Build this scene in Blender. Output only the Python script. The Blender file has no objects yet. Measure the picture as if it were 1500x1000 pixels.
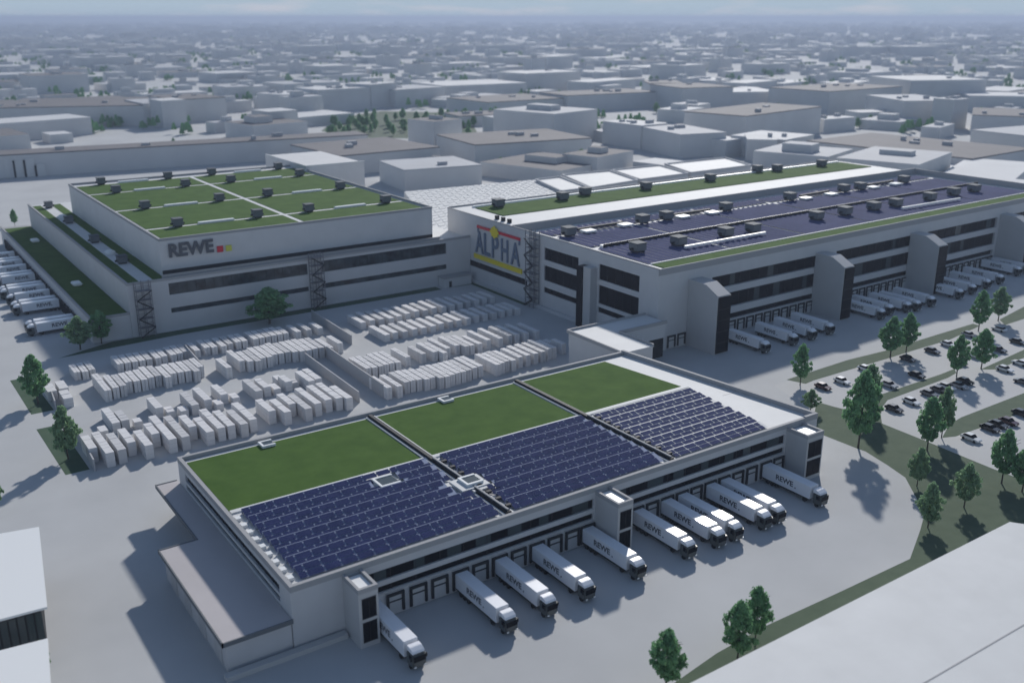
import bpy, math, random
from mathutils import Vector, Matrix
R = math.radians
rnd = random.Random(7)
sc = bpy.context.scene
col = sc.collection

# ---------------------------------------------------------------- camera, world, sun, exposure
CAMZ = 100.0
YAW, PITCH, FPX = 55.4990, 18.1381, 1450.0
cam = bpy.data.cameras.new('camera'); co = bpy.data.objects.new('camera', cam); col.objects.link(co)
cam.sensor_width = 36; cam.lens = FPX/1500*36; cam.clip_start = 1; cam.clip_end = 200000
co.location = (0, 0, CAMZ); co.rotation_euler = (R(90-PITCH), 0, R(YAW-90)); sc.camera = co
cam.dof.use_dof = True; cam.dof.focus_distance = 240; cam.dof.aperture_fstop = .05

SUN_EL, SUN_AZ = 28.0, 43.0          # azimuth measured from +X towards +Y
w = bpy.data.worlds.new("World"); sc.world = w; w.use_nodes = True
nt = w.node_tree; nt.nodes.clear()
out = nt.nodes.new('ShaderNodeOutputWorld'); bg = nt.nodes.new('ShaderNodeBackground')
sky = nt.nodes.new('ShaderNodeTexSky'); sky.sky_type = 'NISHITA'; sky.sun_disc = False
sky.sun_elevation = R(SUN_EL); sky.sun_rotation = R(90-SUN_AZ); sky.altitude = 100
sky.air_density = 1.0; sky.dust_density = 0.3; sky.ozone_density = 2.0
bg.inputs[1].default_value = 0.085
# pale hazy band with thin clouds low on the horizon, Nishita above
tcw = nt.nodes.new('ShaderNodeTexCoord'); sx = nt.nodes.new('ShaderNodeSeparateXYZ'); nt.links.new(tcw.outputs['Generated'], sx.inputs[0])
mr = nt.nodes.new('ShaderNodeMapRange'); mr.inputs['From Min'].default_value = .03; mr.inputs['From Max'].default_value = .35
mr.inputs['To Min'].default_value = 1.0; mr.inputs['To Max'].default_value = 0.0; nt.links.new(sx.outputs['Z'], mr.inputs['Value'])
mp = nt.nodes.new('ShaderNodeMapping'); mp.inputs['Scale'].default_value = (9, 9, 60); nt.links.new(tcw.outputs['Generated'], mp.inputs[0])
cn = nt.nodes.new('ShaderNodeTexNoise'); cn.inputs['Scale'].default_value = 1.3; cn.inputs['Detail'].default_value = 5; nt.links.new(mp.outputs[0], cn.inputs['Vector'])
cm_ = nt.nodes.new('ShaderNodeValToRGB'); cm_.color_ramp.elements[0].position = .52; cm_.color_ramp.elements[1].position = .7
cm_.color_ramp.elements[0].color = (3.75,4.7,5.65,1); cm_.color_ramp.elements[1].color = (4.9,5.2,5.9,1); nt.links.new(cn.outputs['Fac'], cm_.inputs[0])
hs = nt.nodes.new('ShaderNodeHueSaturation'); hs.inputs['Saturation'].default_value = .95; hs.inputs['Value'].default_value = .97; nt.links.new(sky.outputs[0], hs.inputs['Color'])
mx = nt.nodes.new('ShaderNodeMix'); mx.data_type = 'RGBA'
nt.links.new(mr.outputs[0], mx.inputs[0]); nt.links.new(hs.outputs[0], mx.inputs[6]); nt.links.new(cm_.outputs[0], mx.inputs[7])
nt.links.new(mx.outputs[2], bg.inputs[0]); nt.links.new(bg.outputs[0], out.inputs[0])
sl = bpy.data.lights.new('sun', 'SUN'); sl.energy = 3.15; sl.angle = R(2.0); sl.color = (1, .965, .92)
so = bpy.data.objects.new('sun', sl); col.objects.link(so)
sd = Vector((math.cos(R(SUN_AZ))*math.cos(R(SUN_EL)), math.sin(R(SUN_AZ))*math.cos(R(SUN_EL)), math.sin(R(SUN_EL))))
so.rotation_euler = sd.to_track_quat('Z', 'Y').to_euler(); so.location = (0, 0, 300)
sc.view_settings.view_transform = 'Standard'; sc.view_settings.look = 'None'
sc.view_settings.gamma = 1; sc.view_settings.exposure = 0.36
sc.cycles.volume_bounces = 0; sc.cycles.max_bounces = 4

# ---------------------------------------------------------------- survey helpers (photo pixel <-> point at a known height)
_fw = Vector((math.cos(R(YAW)), math.sin(R(YAW)), 0)); _rt = Vector((math.sin(R(YAW)), -math.cos(R(YAW)), 0)); _up = Vector((0, 0, 1))
_F = _fw*math.cos(R(PITCH)) - _up*math.sin(R(PITCH)); _U = _fw*math.sin(R(PITCH)) + _up*math.cos(R(PITCH))
def G(px, py, z=0.0):
    r = _F + _rt*((px-750)/FPX) - _U*((py-500)/FPX)
    t = (z-CAMZ)/r.z
    return (r.x*t, r.y*t)
def P(x, y, z=0.0):
    v = Vector((x, y, z-CAMZ)); k = v.dot(_F)
    return (750+FPX*v.dot(_rt)/k, 500-FPX*v.dot(_U)/k)
def height_at(x, y, ytop):
    lo, hi = 0.0, 80.0
    for _ in range(30):
        m = (lo+hi)/2
        if P(x, y, m)[1] > ytop: lo = m
        else: hi = m
    return lo

# ---------------------------------------------------------------- materials
MATS = {}
def mat(name, c, rough=.8, var=.0, scale=.2, metal=0.0, spec=.3, detail=4, c2=None, coat=0.0):
    if name in MATS: return MATS[name]
    m = bpy.data.materials.new(name); m.use_nodes = True; n = m.node_tree; b = n.nodes['Principled BSDF']
    b.inputs['Roughness'].default_value = rough; b.inputs['Metallic'].default_value = metal
    b.inputs['Specular IOR Level'].default_value = spec
    b.inputs['Coat Weight'].default_value = coat
    c = tuple(c)+(1,)
    if var or c2:
        tc = n.nodes.new('ShaderNodeTexCoord'); nz = n.nodes.new('ShaderNodeTexNoise')
        nz.inputs['Scale'].default_value = scale; nz.inputs['Detail'].default_value = detail
        nz.inputs['Roughness'].default_value = .6
        cr = n.nodes.new('ShaderNodeValToRGB'); e = cr.color_ramp.elements
        e[0].position = .3; e[1].position = .7
        if c2: e[0].color = c; e[1].color = tuple(c2)+(1,)
        else:
            e[0].color = tuple(v*(1-var) for v in c[:3])+(1,); e[1].color = tuple(min(1, v*(1+var)) for v in c[:3])+(1,)
        n.links.new(tc.outputs['Object'], nz.inputs['Vector']); n.links.new(nz.outputs['Fac'], cr.inputs[0])
        n.links.new(cr.outputs[0], b.inputs['Base Color'])
    else: b.inputs['Base Color'].default_value = c
    MATS[name] = m; return m
M = dict(
 ground=mat('ground', (.455,.46,.46), .9, .09, .03, detail=9),
 slab=mat('slab', (.475,.475,.47), .9, .05, .05),
 grass=mat('grass', (.066,.098,.060), .95, scale=.25, c2=(.088,.122,.076), detail=6),
 lawn=mat('lawn', (.045,.085,.05), .95, scale=.3, c2=(.06,.105,.06), detail=6),
 sedum=mat('sedum', (.044,.096,.014), .95, scale=.18, c2=(.068,.130,.024), detail=10, spec=.1),
 wall=mat('wall', (.53,.53,.535), .7, .04, .15),
 wall2=mat('wall2', (.60,.595,.59), .7, .04, .15),
 panel=mat('panel', (.46,.46,.46), .6, .03, .2),
 roofw=mat('roofw', (.60,.605,.60), .7, .05, .12, detail=8),
 roofpink=mat('roofpink', (.47,.44,.44), .8, .05, .1, detail=8),
 coping=mat('coping', (.34,.34,.345), .8),
 glass=mat('glass', (.005,.006,.010), .25, spec=.06),
 glass_reflection=mat('glass_reflection', (.01,.012,.018), .15, scale=.22, c2=(.07,.09,.10), spec=.3, detail=2),  # blue-grey noise painted into the glass colour as window reflections
 glass2=mat('glass2', (.045,.06,.065), .2, spec=.3),
 mull=mat('mull', (.012,.013,.018), .6),
 dark=mat('dark', (.018,.02,.024), .7),
 steel=mat('steel', (.22,.22,.24), .5, metal=.3),
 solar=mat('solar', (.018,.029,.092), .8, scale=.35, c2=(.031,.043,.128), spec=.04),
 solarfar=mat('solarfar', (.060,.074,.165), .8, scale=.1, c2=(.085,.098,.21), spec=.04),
 frame=mat('frame', (.30,.34,.46), .8, spec=.1),
 door=mat('door', (.5,.5,.5), .6),
 skyl=mat('skyl', (.8,.8,.78), .35),
 vent=mat('vent', (.14,.152,.165), .7),
 ventcap=mat('ventcap', (.085,.10,.115), .8),
 truck=mat('truck', (.78,.79,.82), .35, coat=.2),
 cab=mat('cab', (.085,.095,.095), .4, coat=.2),
 tyre=mat('tyre', (.02,.02,.02), .9),
 letter=mat('letter', (.10,.105,.12), .6),
 red=mat('red', (.6,.02,.04), .5), yellow=mat('yellow', (.75,.6,.02), .5), yg=mat('yg', (.6,.6,.08), .5),
 blueg=mat('blueg', (.13,.17,.24), .6),
 stack=mat('stack', (.66,.65,.65), .75, .06, .4),
 stack2=mat('stack2', (.54,.535,.54), .75, .06, .4),
 fence=mat('fence', (.4,.4,.41), .8),
 bark=mat('bark', (.07,.06,.05), .9),
 leafa=mat('leafa', (.09,.22,.10), .7, scale=6, c2=(.27,.50,.24)),
 leafb=mat('leafb', (.12,.23,.12), .7, scale=6, c2=(.34,.50,.28)),
 cw=mat('city_wall', (.58,.58,.58), .8, .05, .05), cr=mat('city_roof', (.60,.60,.60), .8, .06, .03),
 cb=mat('city_brown', (.15,.142,.148), .85, .08, .03), cg=mat('city_grey', (.42,.43,.45), .8, .06, .03),
)

# ---------------------------------------------------------------- mesh collector
class MB:
    def __init__(s, xf=None): s.v = []; s.f = []; s.m = []; s.xf = xf; s.cur = 0
    def quad(s, *p):
        b = len(s.v); s.v += [tuple(q) for q in p]; s.f.append(tuple(range(b, b+len(p)))); s.m.append(s.cur)
    def box(s, x0, x1, y0, y1, z0, z1, top=None, cap=True):
        b = len(s.v)
        s.v += [(x0,y0,z0),(x1,y0,z0),(x1,y1,z0),(x0,y1,z0),(x0,y0,z1),(x1,y0,z1),(x1,y1,z1),(x0,y1,z1)]
        for i, f in enumerate([(0,3,2,1),(4,5,6,7),(0,1,5,4),(1,2,6,5),(2,3,7,6),(3,0,4,7)]):
            s.f.append(tuple(b+k for k in f)); s.m.append(top if (i == 1 and top is not None) else s.cur)
    def prism(s, pts, z0, z1, top=None):
        b = len(s.v); n = len(pts)
        s.v += [(p[0], p[1], z0) for p in pts] + [(p[0], p[1], z1) for p in pts]
        s.f.append(tuple(b+i for i in range(n-1, -1, -1))); s.m.append(s.cur)
        s.f.append(tuple(b+n+i for i in range(n))); s.m.append(s.cur if top is None else top)
        for i in range(n):
            j = (i+1) % n; s.f.append((b+i, b+j, b+n+j, b+n+i)); s.m.append(s.cur)
    def profile(s, pts, x0, x1):            # polygon in (y,z), extruded along x
        b = len(s.v); n = len(pts)
        s.v += [(x0, p[0], p[1]) for p in pts] + [(x1, p[0], p[1]) for p in pts]
        s.f.append(tuple(b+i for i in range(n))); s.f.append(tuple(b+n+i for i in range(n-1, -1, -1))); s.m += [s.cur]*2
        for i in range(n):
            j = (i+1) % n; s.f.append((b+j, b+i, b+n+i, b+n+j)); s.m.append(s.cur)
    def bar(s, a, b_, t):
        a = Vector(a); c = Vector(b_); d = (c-a).normalized(); u = d.cross(Vector((0,0,1)))
        if u.length < .01: u = Vector((1,0,0))
        u.normalize(); v = d.cross(u); b = len(s.v)
        for q in (a, c):
            for i, j in ((-1,-1),(1,-1),(1,1),(-1,1)): s.v.append(tuple(q+u*(i*t/2)+v*(j*t/2)))
        for f in [(0,1,2,3),(7,6,5,4),(0,4,5,1),(1,5,6,2),(2,6,7,3),(3,7,4,0)]: s.f.append(tuple(b+k for k in f)); s.m.append(s.cur)
    def tube(s, a, b_, r0, r1, n=8):
        a = Vector(a); c = Vector(b_); d = (c-a).normalized(); u = d.cross(Vector((0,1,.01))).normalized(); v = d.cross(u); b = len(s.v)
        for q, r in ((a, r0), (c, r1)):
            for i in range(n):
                t = 2*math.pi*i/n; s.v.append(tuple(q+u*(r*math.cos(t))+v*(r*math.sin(t))))
        for i in range(n):
            j = (i+1) % n; s.f.append((b+i, b+j, b+n+j, b+n+i)); s.m.append(s.cur)
        s.f.append(tuple(b+i for i in range(n-1, -1, -1))); s.f.append(tuple(b+n+i for i in range(n))); s.m += [s.cur]*2
    def build(s, name, mats, parent=None, bevel=0, fix=True):
        me = bpy.data.meshes.new(name)
        v = [s.xf(*p) for p in s.v] if s.xf else s.v
        me.from_pydata(v, [], s.f)
        for m in (mats if isinstance(mats, (list, tuple)) else [mats]): me.materials.append(m)
        if any(s.m): me.polygons.foreach_set('material_index', s.m)
        if fix:
            import bmesh
            bm = bmesh.new(); bm.from_mesh(me); bmesh.ops.recalc_face_normals(bm, faces=bm.faces)
            if bevel: bmesh.ops.bevel(bm, geom=[e for e in bm.edges], offset=bevel, segments=2, affect='EDGES')
            bm.to_mesh(me); bm.free()
        o = bpy.data.objects.new(name, me); col.objects.link(o)
        if parent is not None: o.parent = parent
        return o

def tag(o, label=None, cat=None, group=None, kind=None):
    if label: o['label'] = label
    if cat: o['category'] = cat
    if group: o['group'] = group
    if kind: o['kind'] = kind
    return o
def empty(name, label, cat, loc=(0,0,0), rz=0, group=None):
    o = bpy.data.objects.new(name, None); col.objects.link(o); o.location = loc; o.rotation_euler = (0, 0, rz)
    return tag(o, label, cat, group)
KIDS = {}
def kids(o):
    return [c for c in list(col.objects) if c.parent is o]
def remember(o):
    KIDS[o.name] = [(c, kids(c)) for c in kids(o)]
def copy_thing(o, loc, rz=0, scale=None, label=None, group=None):
    r = o.copy(); col.objects.link(r); r.location = loc; r.rotation_euler = (0, 0, rz)
    if scale: r.scale = scale
    if label: r['label'] = label
    if group: r['group'] = group
    for c, gs in KIDS[o.name]:
        d = c.copy(); col.objects.link(d); d.parent = r
        for g in gs:
            e = g.copy(); col.objects.link(e); e.parent = d
    return r
ORD = ['zeroth','first','second','third','fourth','fifth','sixth','seventh','eighth','ninth','tenth','eleventh','twelfth','thirteenth','fourteenth','fifteenth','sixteenth','seventeenth','eighteenth','nineteenth','twentieth','twenty-first','twenty-second','twenty-third','twenty-fourth','twenty-fifth','twenty-sixth','twenty-seventh','twenty-eighth','twenty-ninth','thirtieth','thirty-first','thirty-second','thirty-third','thirty-fourth','thirty-fifth','thirty-sixth','thirty-seventh','thirty-eighth','thirty-ninth','fortieth','forty-first','forty-second','forty-third','forty-fourth','forty-fifth','forty-sixth','forty-seventh','forty-eighth','forty-ninth','fiftieth']

def text_mesh(body, wdt, hgt, depth, material, name, bold=0.02):
    cu = bpy.data.curves.new(name, 'FONT'); cu.body = body; cu.size = 1; cu.extrude = .02; cu.offset = bold
    o = bpy.data.objects.new(name, cu); col.objects.link(o); bpy.context.view_layer.update()
    dg = bpy.context.evaluated_depsgraph_get(); me = bpy.data.meshes.new_from_object(o.evaluated_get(dg))
    bpy.data.objects.remove(o)
    xs = [v.co.x for v in me.vertices]; ys = [v.co.y for v in me.vertices]; zs = [v.co.z for v in me.vertices]
    for v in me.vertices:
        v.co = Vector(((v.co.x-min(xs))/(max(xs)-min(xs))*wdt, (v.co.y-min(ys))/(max(ys)-min(ys))*hgt, (v.co.z-min(zs))/(max(zs)-min(zs))*depth))
    me.materials.clear(); me.materials.append(material); me.name = name
    return me

# ---------------------------------------------------------------- ground, lawns
def sheet(name, pts, z, material, kind='structure', lab=None):
    mb = MB(); mb.quad(*[(p[0], p[1], z) for p in pts]); o = mb.build(name, material, fix=False)
    if o.data.polygons[0].normal.z < 0: o.data.flip_normals()
    return tag(o, kind=kind)
sheet('ground', [(-20000,-20000),(65000,-20000),(65000,65000),(-20000,65000)], 0, M['ground'])
def pxs(l, z=0): return [G(x, y, z) for x, y in l]
# car-park surface (a little lighter), grass strips
sheet('car_park', [(188,112),(330,112),(330,176),(212,176)], .004, M['slab'])
sheet('grass', pxs([(1152,556),(1242,527),(1295,514),(1425,474),(1436,477),(1390,498),(1342,512),(1300,525),(1192,557),(1180,562)]), .012, M['grass'])
sheet('grass', pxs([(1464,468),(1500,449),(1560,430),(1575,445),(1500,467),(1472,476)]), .012, M['grass'])
sheet('grass', pxs([(1196,588),(1220,595),(1236,599),(1262,596),(1289,578),(1378,548),(1398,540),(1401,546),(1389,553),(1300,586),(1289,601),(1292,620),(1357,646),(1405,666),(1454,686),(1500,703),(1560,726),(1600,760),(1479,790),
   (1335,860),(1170,950),(1050,1005),(960,1050),(930,1040),(1050,956),(1122,916),(1227,868),(1333,818),(1348,776),(1354,754),(1344,732),(1326,699),(1300,681),(1268,661),(1254,656),(1198,634),(1192,612)]), .012, M['grass'])
sheet('grass', pxs([(1436,541),(1500,512),(1560,488),(1570,500),(1500,524),(1462,541)]), .012, M['grass'])
sheet('grass', pxs([(1380,641),(1390,622),(1408,611),(1488,580),(1560,553),(1580,570),(1500,603),(1440,625),(1400,639)]), .012, M['grass'])
sheet('grass', [(48,317),(86,320),(187,320),(187,324.8),(112,325),(66,325)], .012, M['lawn'])
sheet('grass', [(190,324.6),(203.4,324.6),(203.4,284),(200.6,284),(200.6,320),(190,321)], .012, M['lawn'])
sheet('grass', [(32.5,304),(37.6,304),(38.4,272.5),(32.8,272.5)], .012, M['lawn'])
sheet('grass', [(32,261),(37.4,261),(37.8,228.5),(32.5,228.5)], .012, M['lawn'])
sheet('pavement', [(66,325.1),(187,324.9),(187,326),(66,326)], .02, M['slab'])

# ---------------------------------------------------------------- facade helper: wall plane with openings
def facade(parent, axis, plane, a0, a1, z0, z1, holes, material, depth=.5, xf=None, name='wall', inward=1, glassmat=None, mull=4.0, holename='window_band'):
    A = sorted(set([a0, a1]+[h[0] for h in holes]+[h[1] for h in holes])); Z = sorted(set([z0, z1]+[h[2] for h in holes]+[h[3] for h in holes]))
    mb = MB(xf)
    def pt(a, z, d=0): return (a, plane+d*inward, z) if axis == 'y' else (plane+d*inward, a, z)
    for i in range(len(A)-1):
        for j in range(len(Z)-1):
            ca = (A[i]+A[i+1])/2; cz = (Z[j]+Z[j+1])/2
            if any(h[0] < ca < h[1] and h[2] < cz < h[3] for h in holes): continue
            mb.quad(pt(A[i], Z[j]), pt(A[i+1], Z[j]), pt(A[i+1], Z[j+1]), pt(A[i], Z[j+1]))
    for h in holes:
        p = [(h[0], h[2]), (h[1], h[2]), (h[1], h[3]), (h[0], h[3])]
        for k in range(4):
            q = p[(k+1) % 4]; mb.quad(pt(*p[k]), pt(*q), pt(*q, depth), pt(*p[k], depth))
    wobj = mb.build(name, material, parent, fix=False)
    for h in holes:
        g = MB(xf); d = depth-.08
        g.quad(pt(h[0], h[2], d), pt(h[1], h[2], d), pt(h[1], h[3], d), pt(h[0], h[3], d))
        go = g.build(holename, glassmat or M['glass'], parent, fix=False)
        if mull:
            mm = MB(xf); n = max(1, int((h[1]-h[0])/mull))
            for k in range(1, n):
                a = h[0]+(h[1]-h[0])*k/n
                if axis == 'y': mm.box(a-.07, a+.07, plane+min(0,inward)*(d) if inward < 0 else plane+d-.1, plane+d-.02, h[2], h[3])
                else: mm.box(plane+d-.1, plane+d-.02, a-.07, a+.07, h[2], h[3])
            if n > 1: mm.build('mullions', M['mull'], go)
    return wobj

def vent_proto(label):
    t = empty('roof_ventilator', label, 'roof ventilator')
    m = MB(); m.box(-1.9,1.9,-1.9,1.9,.5,3.0); m.build('housing', M['vent'], t, bevel=.12)
    m = MB(); m.box(-2.1,2.1,-2.1,2.1,3.0,3.35); m.build('cap', M['ventcap'], t, bevel=.1)
    m = MB(); m.box(-1.5,1.5,-1.5,1.5,0,.5); m.box(-2.8,-1.9,-.35,.35,.8,1.5); m.box(1.9,2.8,-.35,.35,.8,1.5); m.build('base', M['dark'], t)
    remember(t); return t

# ================================================================ FRONT HALL (cross-dock hall)
FX0, FX1, FY0, FY1, FH = 49.8, 180.2, 136.2, 196.2, 12.0
FXB = 172.9
hall = empty('dispatch_hall', 'long low grey hall in the foreground with green roof, solar rows and a dock front', 'building', (FX0, FY0, 0))
def HL(x, y, z): return (x-FX0, y-FY0, z)
m = MB(HL); m.prism([(FX0+.5,FY0+.5),(FX1-.6,FY0+.5),(FXB-.6,FY1-.3),(FX0+.5,FY1-.3)], 0, 11.2, top=1); m.build('body', [M['wall'], M['roofw']], hall)
# parapet ring
m = MB(HL)
m.box(FX0-.05, 176, FY0-.05, FY0+.7, 10.9, FH); m.box(176, FX1+.05, FY0-.05, FY0+.7, 10.9, FH+.25)
m.box(FX0-.05, FX0+.7, FY0+.7, FY1, 10.9, FH); m.box(FX0-.05, FXB, FY1, FY1+.8, 10.9, FH)
m.prism([(FX1-.8,FY0+.7),(FX1+.05,FY0+.7),(FXB+.05,FY1+.8),(FXB-.8,FY1+.8)], 10.9, FH+.3)
m.build('parapet', M['coping'], hall)
# plain outer walls
m = MB(HL); m.quad((FX0,FY1+.75,0),(FXB,FY1+.75,0),(FXB,FY1+.75,10.9),(FX0,FY1+.75,10.9)); m.quad((FX1,FY0,0),(FXB,FY1+.75,0),(FXB,FY1+.75,10.9),(FX1,FY0,10.9)); m.build('wall', M['wall'], hall, fix=False)
# dock front
bands = []
TW = [(59,62.6),(113.6,117.4),(169.7,175.2)]
for a, b in ((63.2,113.2),(118,169.2)):
    bands += [(a, b, 7.4, 9.5), (a, b, 5.1, 6.4)]
DOORS = [68.6,73.2,77.6,82.0,86.3,90.6,94.9,99.2,103.5,107.8,111.6,120.5,124.6,128.8,133.0,137.2,141.4,145.6,149.8,154.2,158.6,163.2,167.4]
facade(hall, 'y', FY0, FX0, FX1, 0, 10.9, bands, M['wall'], xf=HL, mull=5.0)
for k, (a, b) in enumerate(((63.2,113.2),(118,169.2))):
    for i in range(7):
        m = MB(HL); x = a+(b-a)*(i+.15+.3*rnd.random())/7; m.box(x, x+rnd.uniform(2,4.5), FY0+.33, FY0+.37, 7.45, 9.45)
        m.build('blind', M['glass2'], hall)
def dock(parent, x, y, xf, s=1.0):
    m = MB(xf); m.box(x-1.75, x+1.75, y-.25, y-.01, .2, 4.6); f = m.build('dock_door', M['door'], parent)
    m = MB(xf); m.box(x-1.75,x-1.3,y-.6,y-.25,.6,4.5); m.box(x+1.3,x+1.75,y-.6,y-.25,.6,4.5); m.box(x-1.3,x+1.3,y-.6,y-.25,4.0,4.5); m.box(x-1.3,x+1.3,y-.34,y-.25,2.7,2.95)
    m.build('dock_seal', M['dark'], f)
for x in DOORS: dock(hall, x, FY0, HL)
m = MB(HL); m.box(63.4, 113.2, FY0-.18, FY0-.03, 4.75, 5.0); m.box(118, 169.2, FY0-.18, FY0-.03, 4.75, 5.0); m.build('canopy_trim', M['panel'], hall)
for (a, b) in TW:
    y0 = 130.2 if a < 100 or a > 150 else 129.2
    m = MB(HL); m.box(a, b, y0, FY0-.02, 0, 10.3); t = m.build('stair_tower', M['panel'], hall)
    m = MB(HL); m.box(a-.02,a+.5,y0-.02,FY0,10.3,11.2); m.box(b-.5,b+.02,y0-.02,FY0,10.3,11.2); m.box(a+.5,b-.5,y0-.02,y0+.5,10.3,11.2); m.build('tower_parapet', M['coping'], t)
    m = MB(HL); m.box(a+.6,b-.6,y0+.6,FY0-.8,10.3,10.7); m.build('skylight', M['skyl'], t)
    for z in (1.1, 5.6):
        m = MB(HL); m.box(a+.55,b-.45,y0-.06,y0-.01,z,z+3.6); g = m.build('window', M['glass'], t)
        m = MB(HL); m.box(a+.5,b-.4,y0-.12,y0-.03,z-.12,z); m.box(a+.5,b-.4,y0-.12,y0-.03,z+3.6,z+3.72); m.box((a+b)/2-.03,(a+b)/2+.09,y0-.12,y0-.07,z,z+3.6); m.build('frame', M['mull'], g)
# left side wall with glazing strip
facade(hall, 'x', FX0, FY0, FY1+.75, 0, 10.9, [(FY0+5,FY1-4,8.3,9.9),(FY0+5,FY1-4,6.6,7.6)], M['wall'], xf=HL, mull=3.5)
# roof zones
RZ = 11.2
def roofpatch(parent, name, x0, x1, y0, y1, z, material, xf, pts=None, t=.12):
    m = MB(xf)
    if pts: m.prism(pts, z+.003, z+t)
    else: m.box(x0, x1, y0, y1, z+.003, z+t)
    return m.build(name, material, parent)
roofpatch(hall, 'green_roof', FX0+1.2, 92.6, 168.6, 194.5, RZ, M['sedum'], HL)
roofpatch(hall, 'green_roof', 95.2, 134.0, 168.6, 194.5, RZ, M['sedum'], HL)
roofpatch(hall, 'green_roof', 0,0,0,0, RZ, M['sedum'], HL, pts=[(136.8,168.6),(168.0,168.6),(164.2,194.5),(136.8,194.5)])
for xx in (93.9, 135.4):
    m = MB(HL); m.box(xx-1.15, xx-.75, 137.5, 195, RZ+.003, RZ+.35); m.box(xx+.75, xx+1.15, 137.5, 195, RZ+.003, RZ+.35); m.build('gutter_kerb', M['roofw'], hall)
    m = MB(HL); m.box(xx-.5, xx+.5, 137.4, 195.2, RZ+.003, RZ+.8); m.build('duct', M['dark'], hall, bevel=.08)
    m = MB(HL); m.box(xx-.1, xx+.3, 138.0, 166, RZ+.81, RZ+1.05); m.build('pipe', M['coping'], hall)
    for i in range(8):
        m = MB(HL); m.box(xx+.8, xx+1.9, 139.5+i*3.4, 140.2+i*3.4, RZ+.36, RZ+.9); m.build('duct_outlet', M['dark'], hall)
def ring(parent, x, y, z, xf, s=1.5):
    m = MB(xf); m.box(x-s, x+s, y-s, y-s+.5, z, z+.5); m.box(x-s, x+s, y+s-.5, y+s, z, z+.5); m.box(x-s, x-s+.5, y-s+.5, y+s-.5, z, z+.5)
    f = m.build('roof_hatch', M['skyl'], parent); m = MB(xf); m.box(x-s+.55, x+s-.2, y-s+.6, y+s-.6, z, z+.35); m.build('hatch_lid', M['glass2'], f)
ring(hall, *G(391,652,RZ), RZ+.15, HL); ring(hall, *G(653,587,RZ), RZ+.15, HL)
hx, hy = G(566,708,RZ); HOLES = [(hx, hy, 2.6)]
ring(hall, hx, hy, RZ+.3, HL, 2.2); m = MB(HL); m.box(hx-2.4,hx+2.4,hy-2.4,hy+2.4,RZ+.003,RZ+.28); m.build('hatch_curb', M['roofw'], hall)
hx, hy = G(688,712,RZ); HOLES.append((hx, hy, 3.6))
m = MB(HL); m.box(hx-3.2,hx+3.2,hy-2.6,hy+2.6,RZ+.37,RZ+.9); m.box(hx-1.2,hx+4.2,hy-3.6,hy-2.6,RZ+.37,RZ+.7); m.build('roof_plant_deck', M['roofw'], hall)
ring(hall, hx+.4, hy+.3, RZ+.9, HL, 1.9)
# solar rows: tilted modules, one mesh per row and field
ROWS = 8; Y0s, Y1s = 138.2, 166.6; pitch = (Y1s-Y0s)/ROWS
for (sx0, sx1) in ((52.6, 92.2), (95.8, 133.8), (137.2, None)):
    gp, hk = (.85, .5) if not sx1 else (.4, 1.0)
    for r in range(ROWS):
        yb = Y0s+pitch*r; x0 = sx0; x1 = sx1 if sx1 else 165.8+(yb-138)*.09
        mb = MB(HL); rail = MB(HL)
        x = x0+(.9*(r % 2)); mw = 3.1
        for half in (0, 1):
            ya = yb+.15+half*(pitch-gp)/2; yc = ya+(pitch-gp)/2-.22
            za = RZ+.29+(.06+half*.42)*hk; zc = za+.40*hk
            xx = x0; k = 0
            while xx < x1-.8:
                xe = min(xx+(mw-.27 if (k+r) % 9 and not (k == 0 and half) else 1.3), x1)
                cx, cy = (xx+xe)/2, (ya+yc)/2
                if not any(abs(cx-hx_) < rr+1 and abs(cy-hy_) < rr for hx_, hy_, rr in HOLES):
                    mb.quad((xx,ya,za),(xe,ya,za),(xe,yc,zc),(xx,yc,zc))
                xx = xe+.27; k += 1
        so_ = mb.build('solar_row', M['solar'], hall, fix=False)
        seg = [(x0, x1)]
        for hx_, hy_, rr in HOLES:
            if abs(yb+pitch/2-hy_) < rr+1.2: seg = [s for a, b in seg for s in ((a, min(b, hx_-rr-.6)), (max(a, hx_+rr+.6), b)) if s[1] > s[0]]
        for a, b in seg:
            rail.quad((a,yb+.1,RZ+.26),(b,yb+.1,RZ+.26),(b,yb+pitch+.07-gp,RZ+.27+.80*hk),(a,yb+pitch+.07-gp,RZ+.27+.80*hk))
            rail.box(a, b, yb+pitch+.08-gp, yb+pitch+(.2 if sx1 else .33)-gp, RZ+.05, RZ+.27+.87*hk)
        rail.build('rail', M['frame'] if sx1 else M['roofw'], so_, fix=False)
roofpatch(hall, 'walkway', FX0+1.2, 169.0, 167.2, 168.4, RZ, M['roofw'], HL, t=.3)
for i in range(9):
    m = MB(HL); m.box(50.7, 51.7, 139+i*3.1, 140.2+i*3.1, RZ+.003, RZ+.6); m.build('cable_box', M['skyl'], hall)
m = MB(HL); m.prism([(172.2,158.5),(178.0,158.5),(178.0,158.7),(172.2,158.7)], RZ+.003, RZ+.05); m.build('roof_joint', M['panel'], hall)

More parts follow.
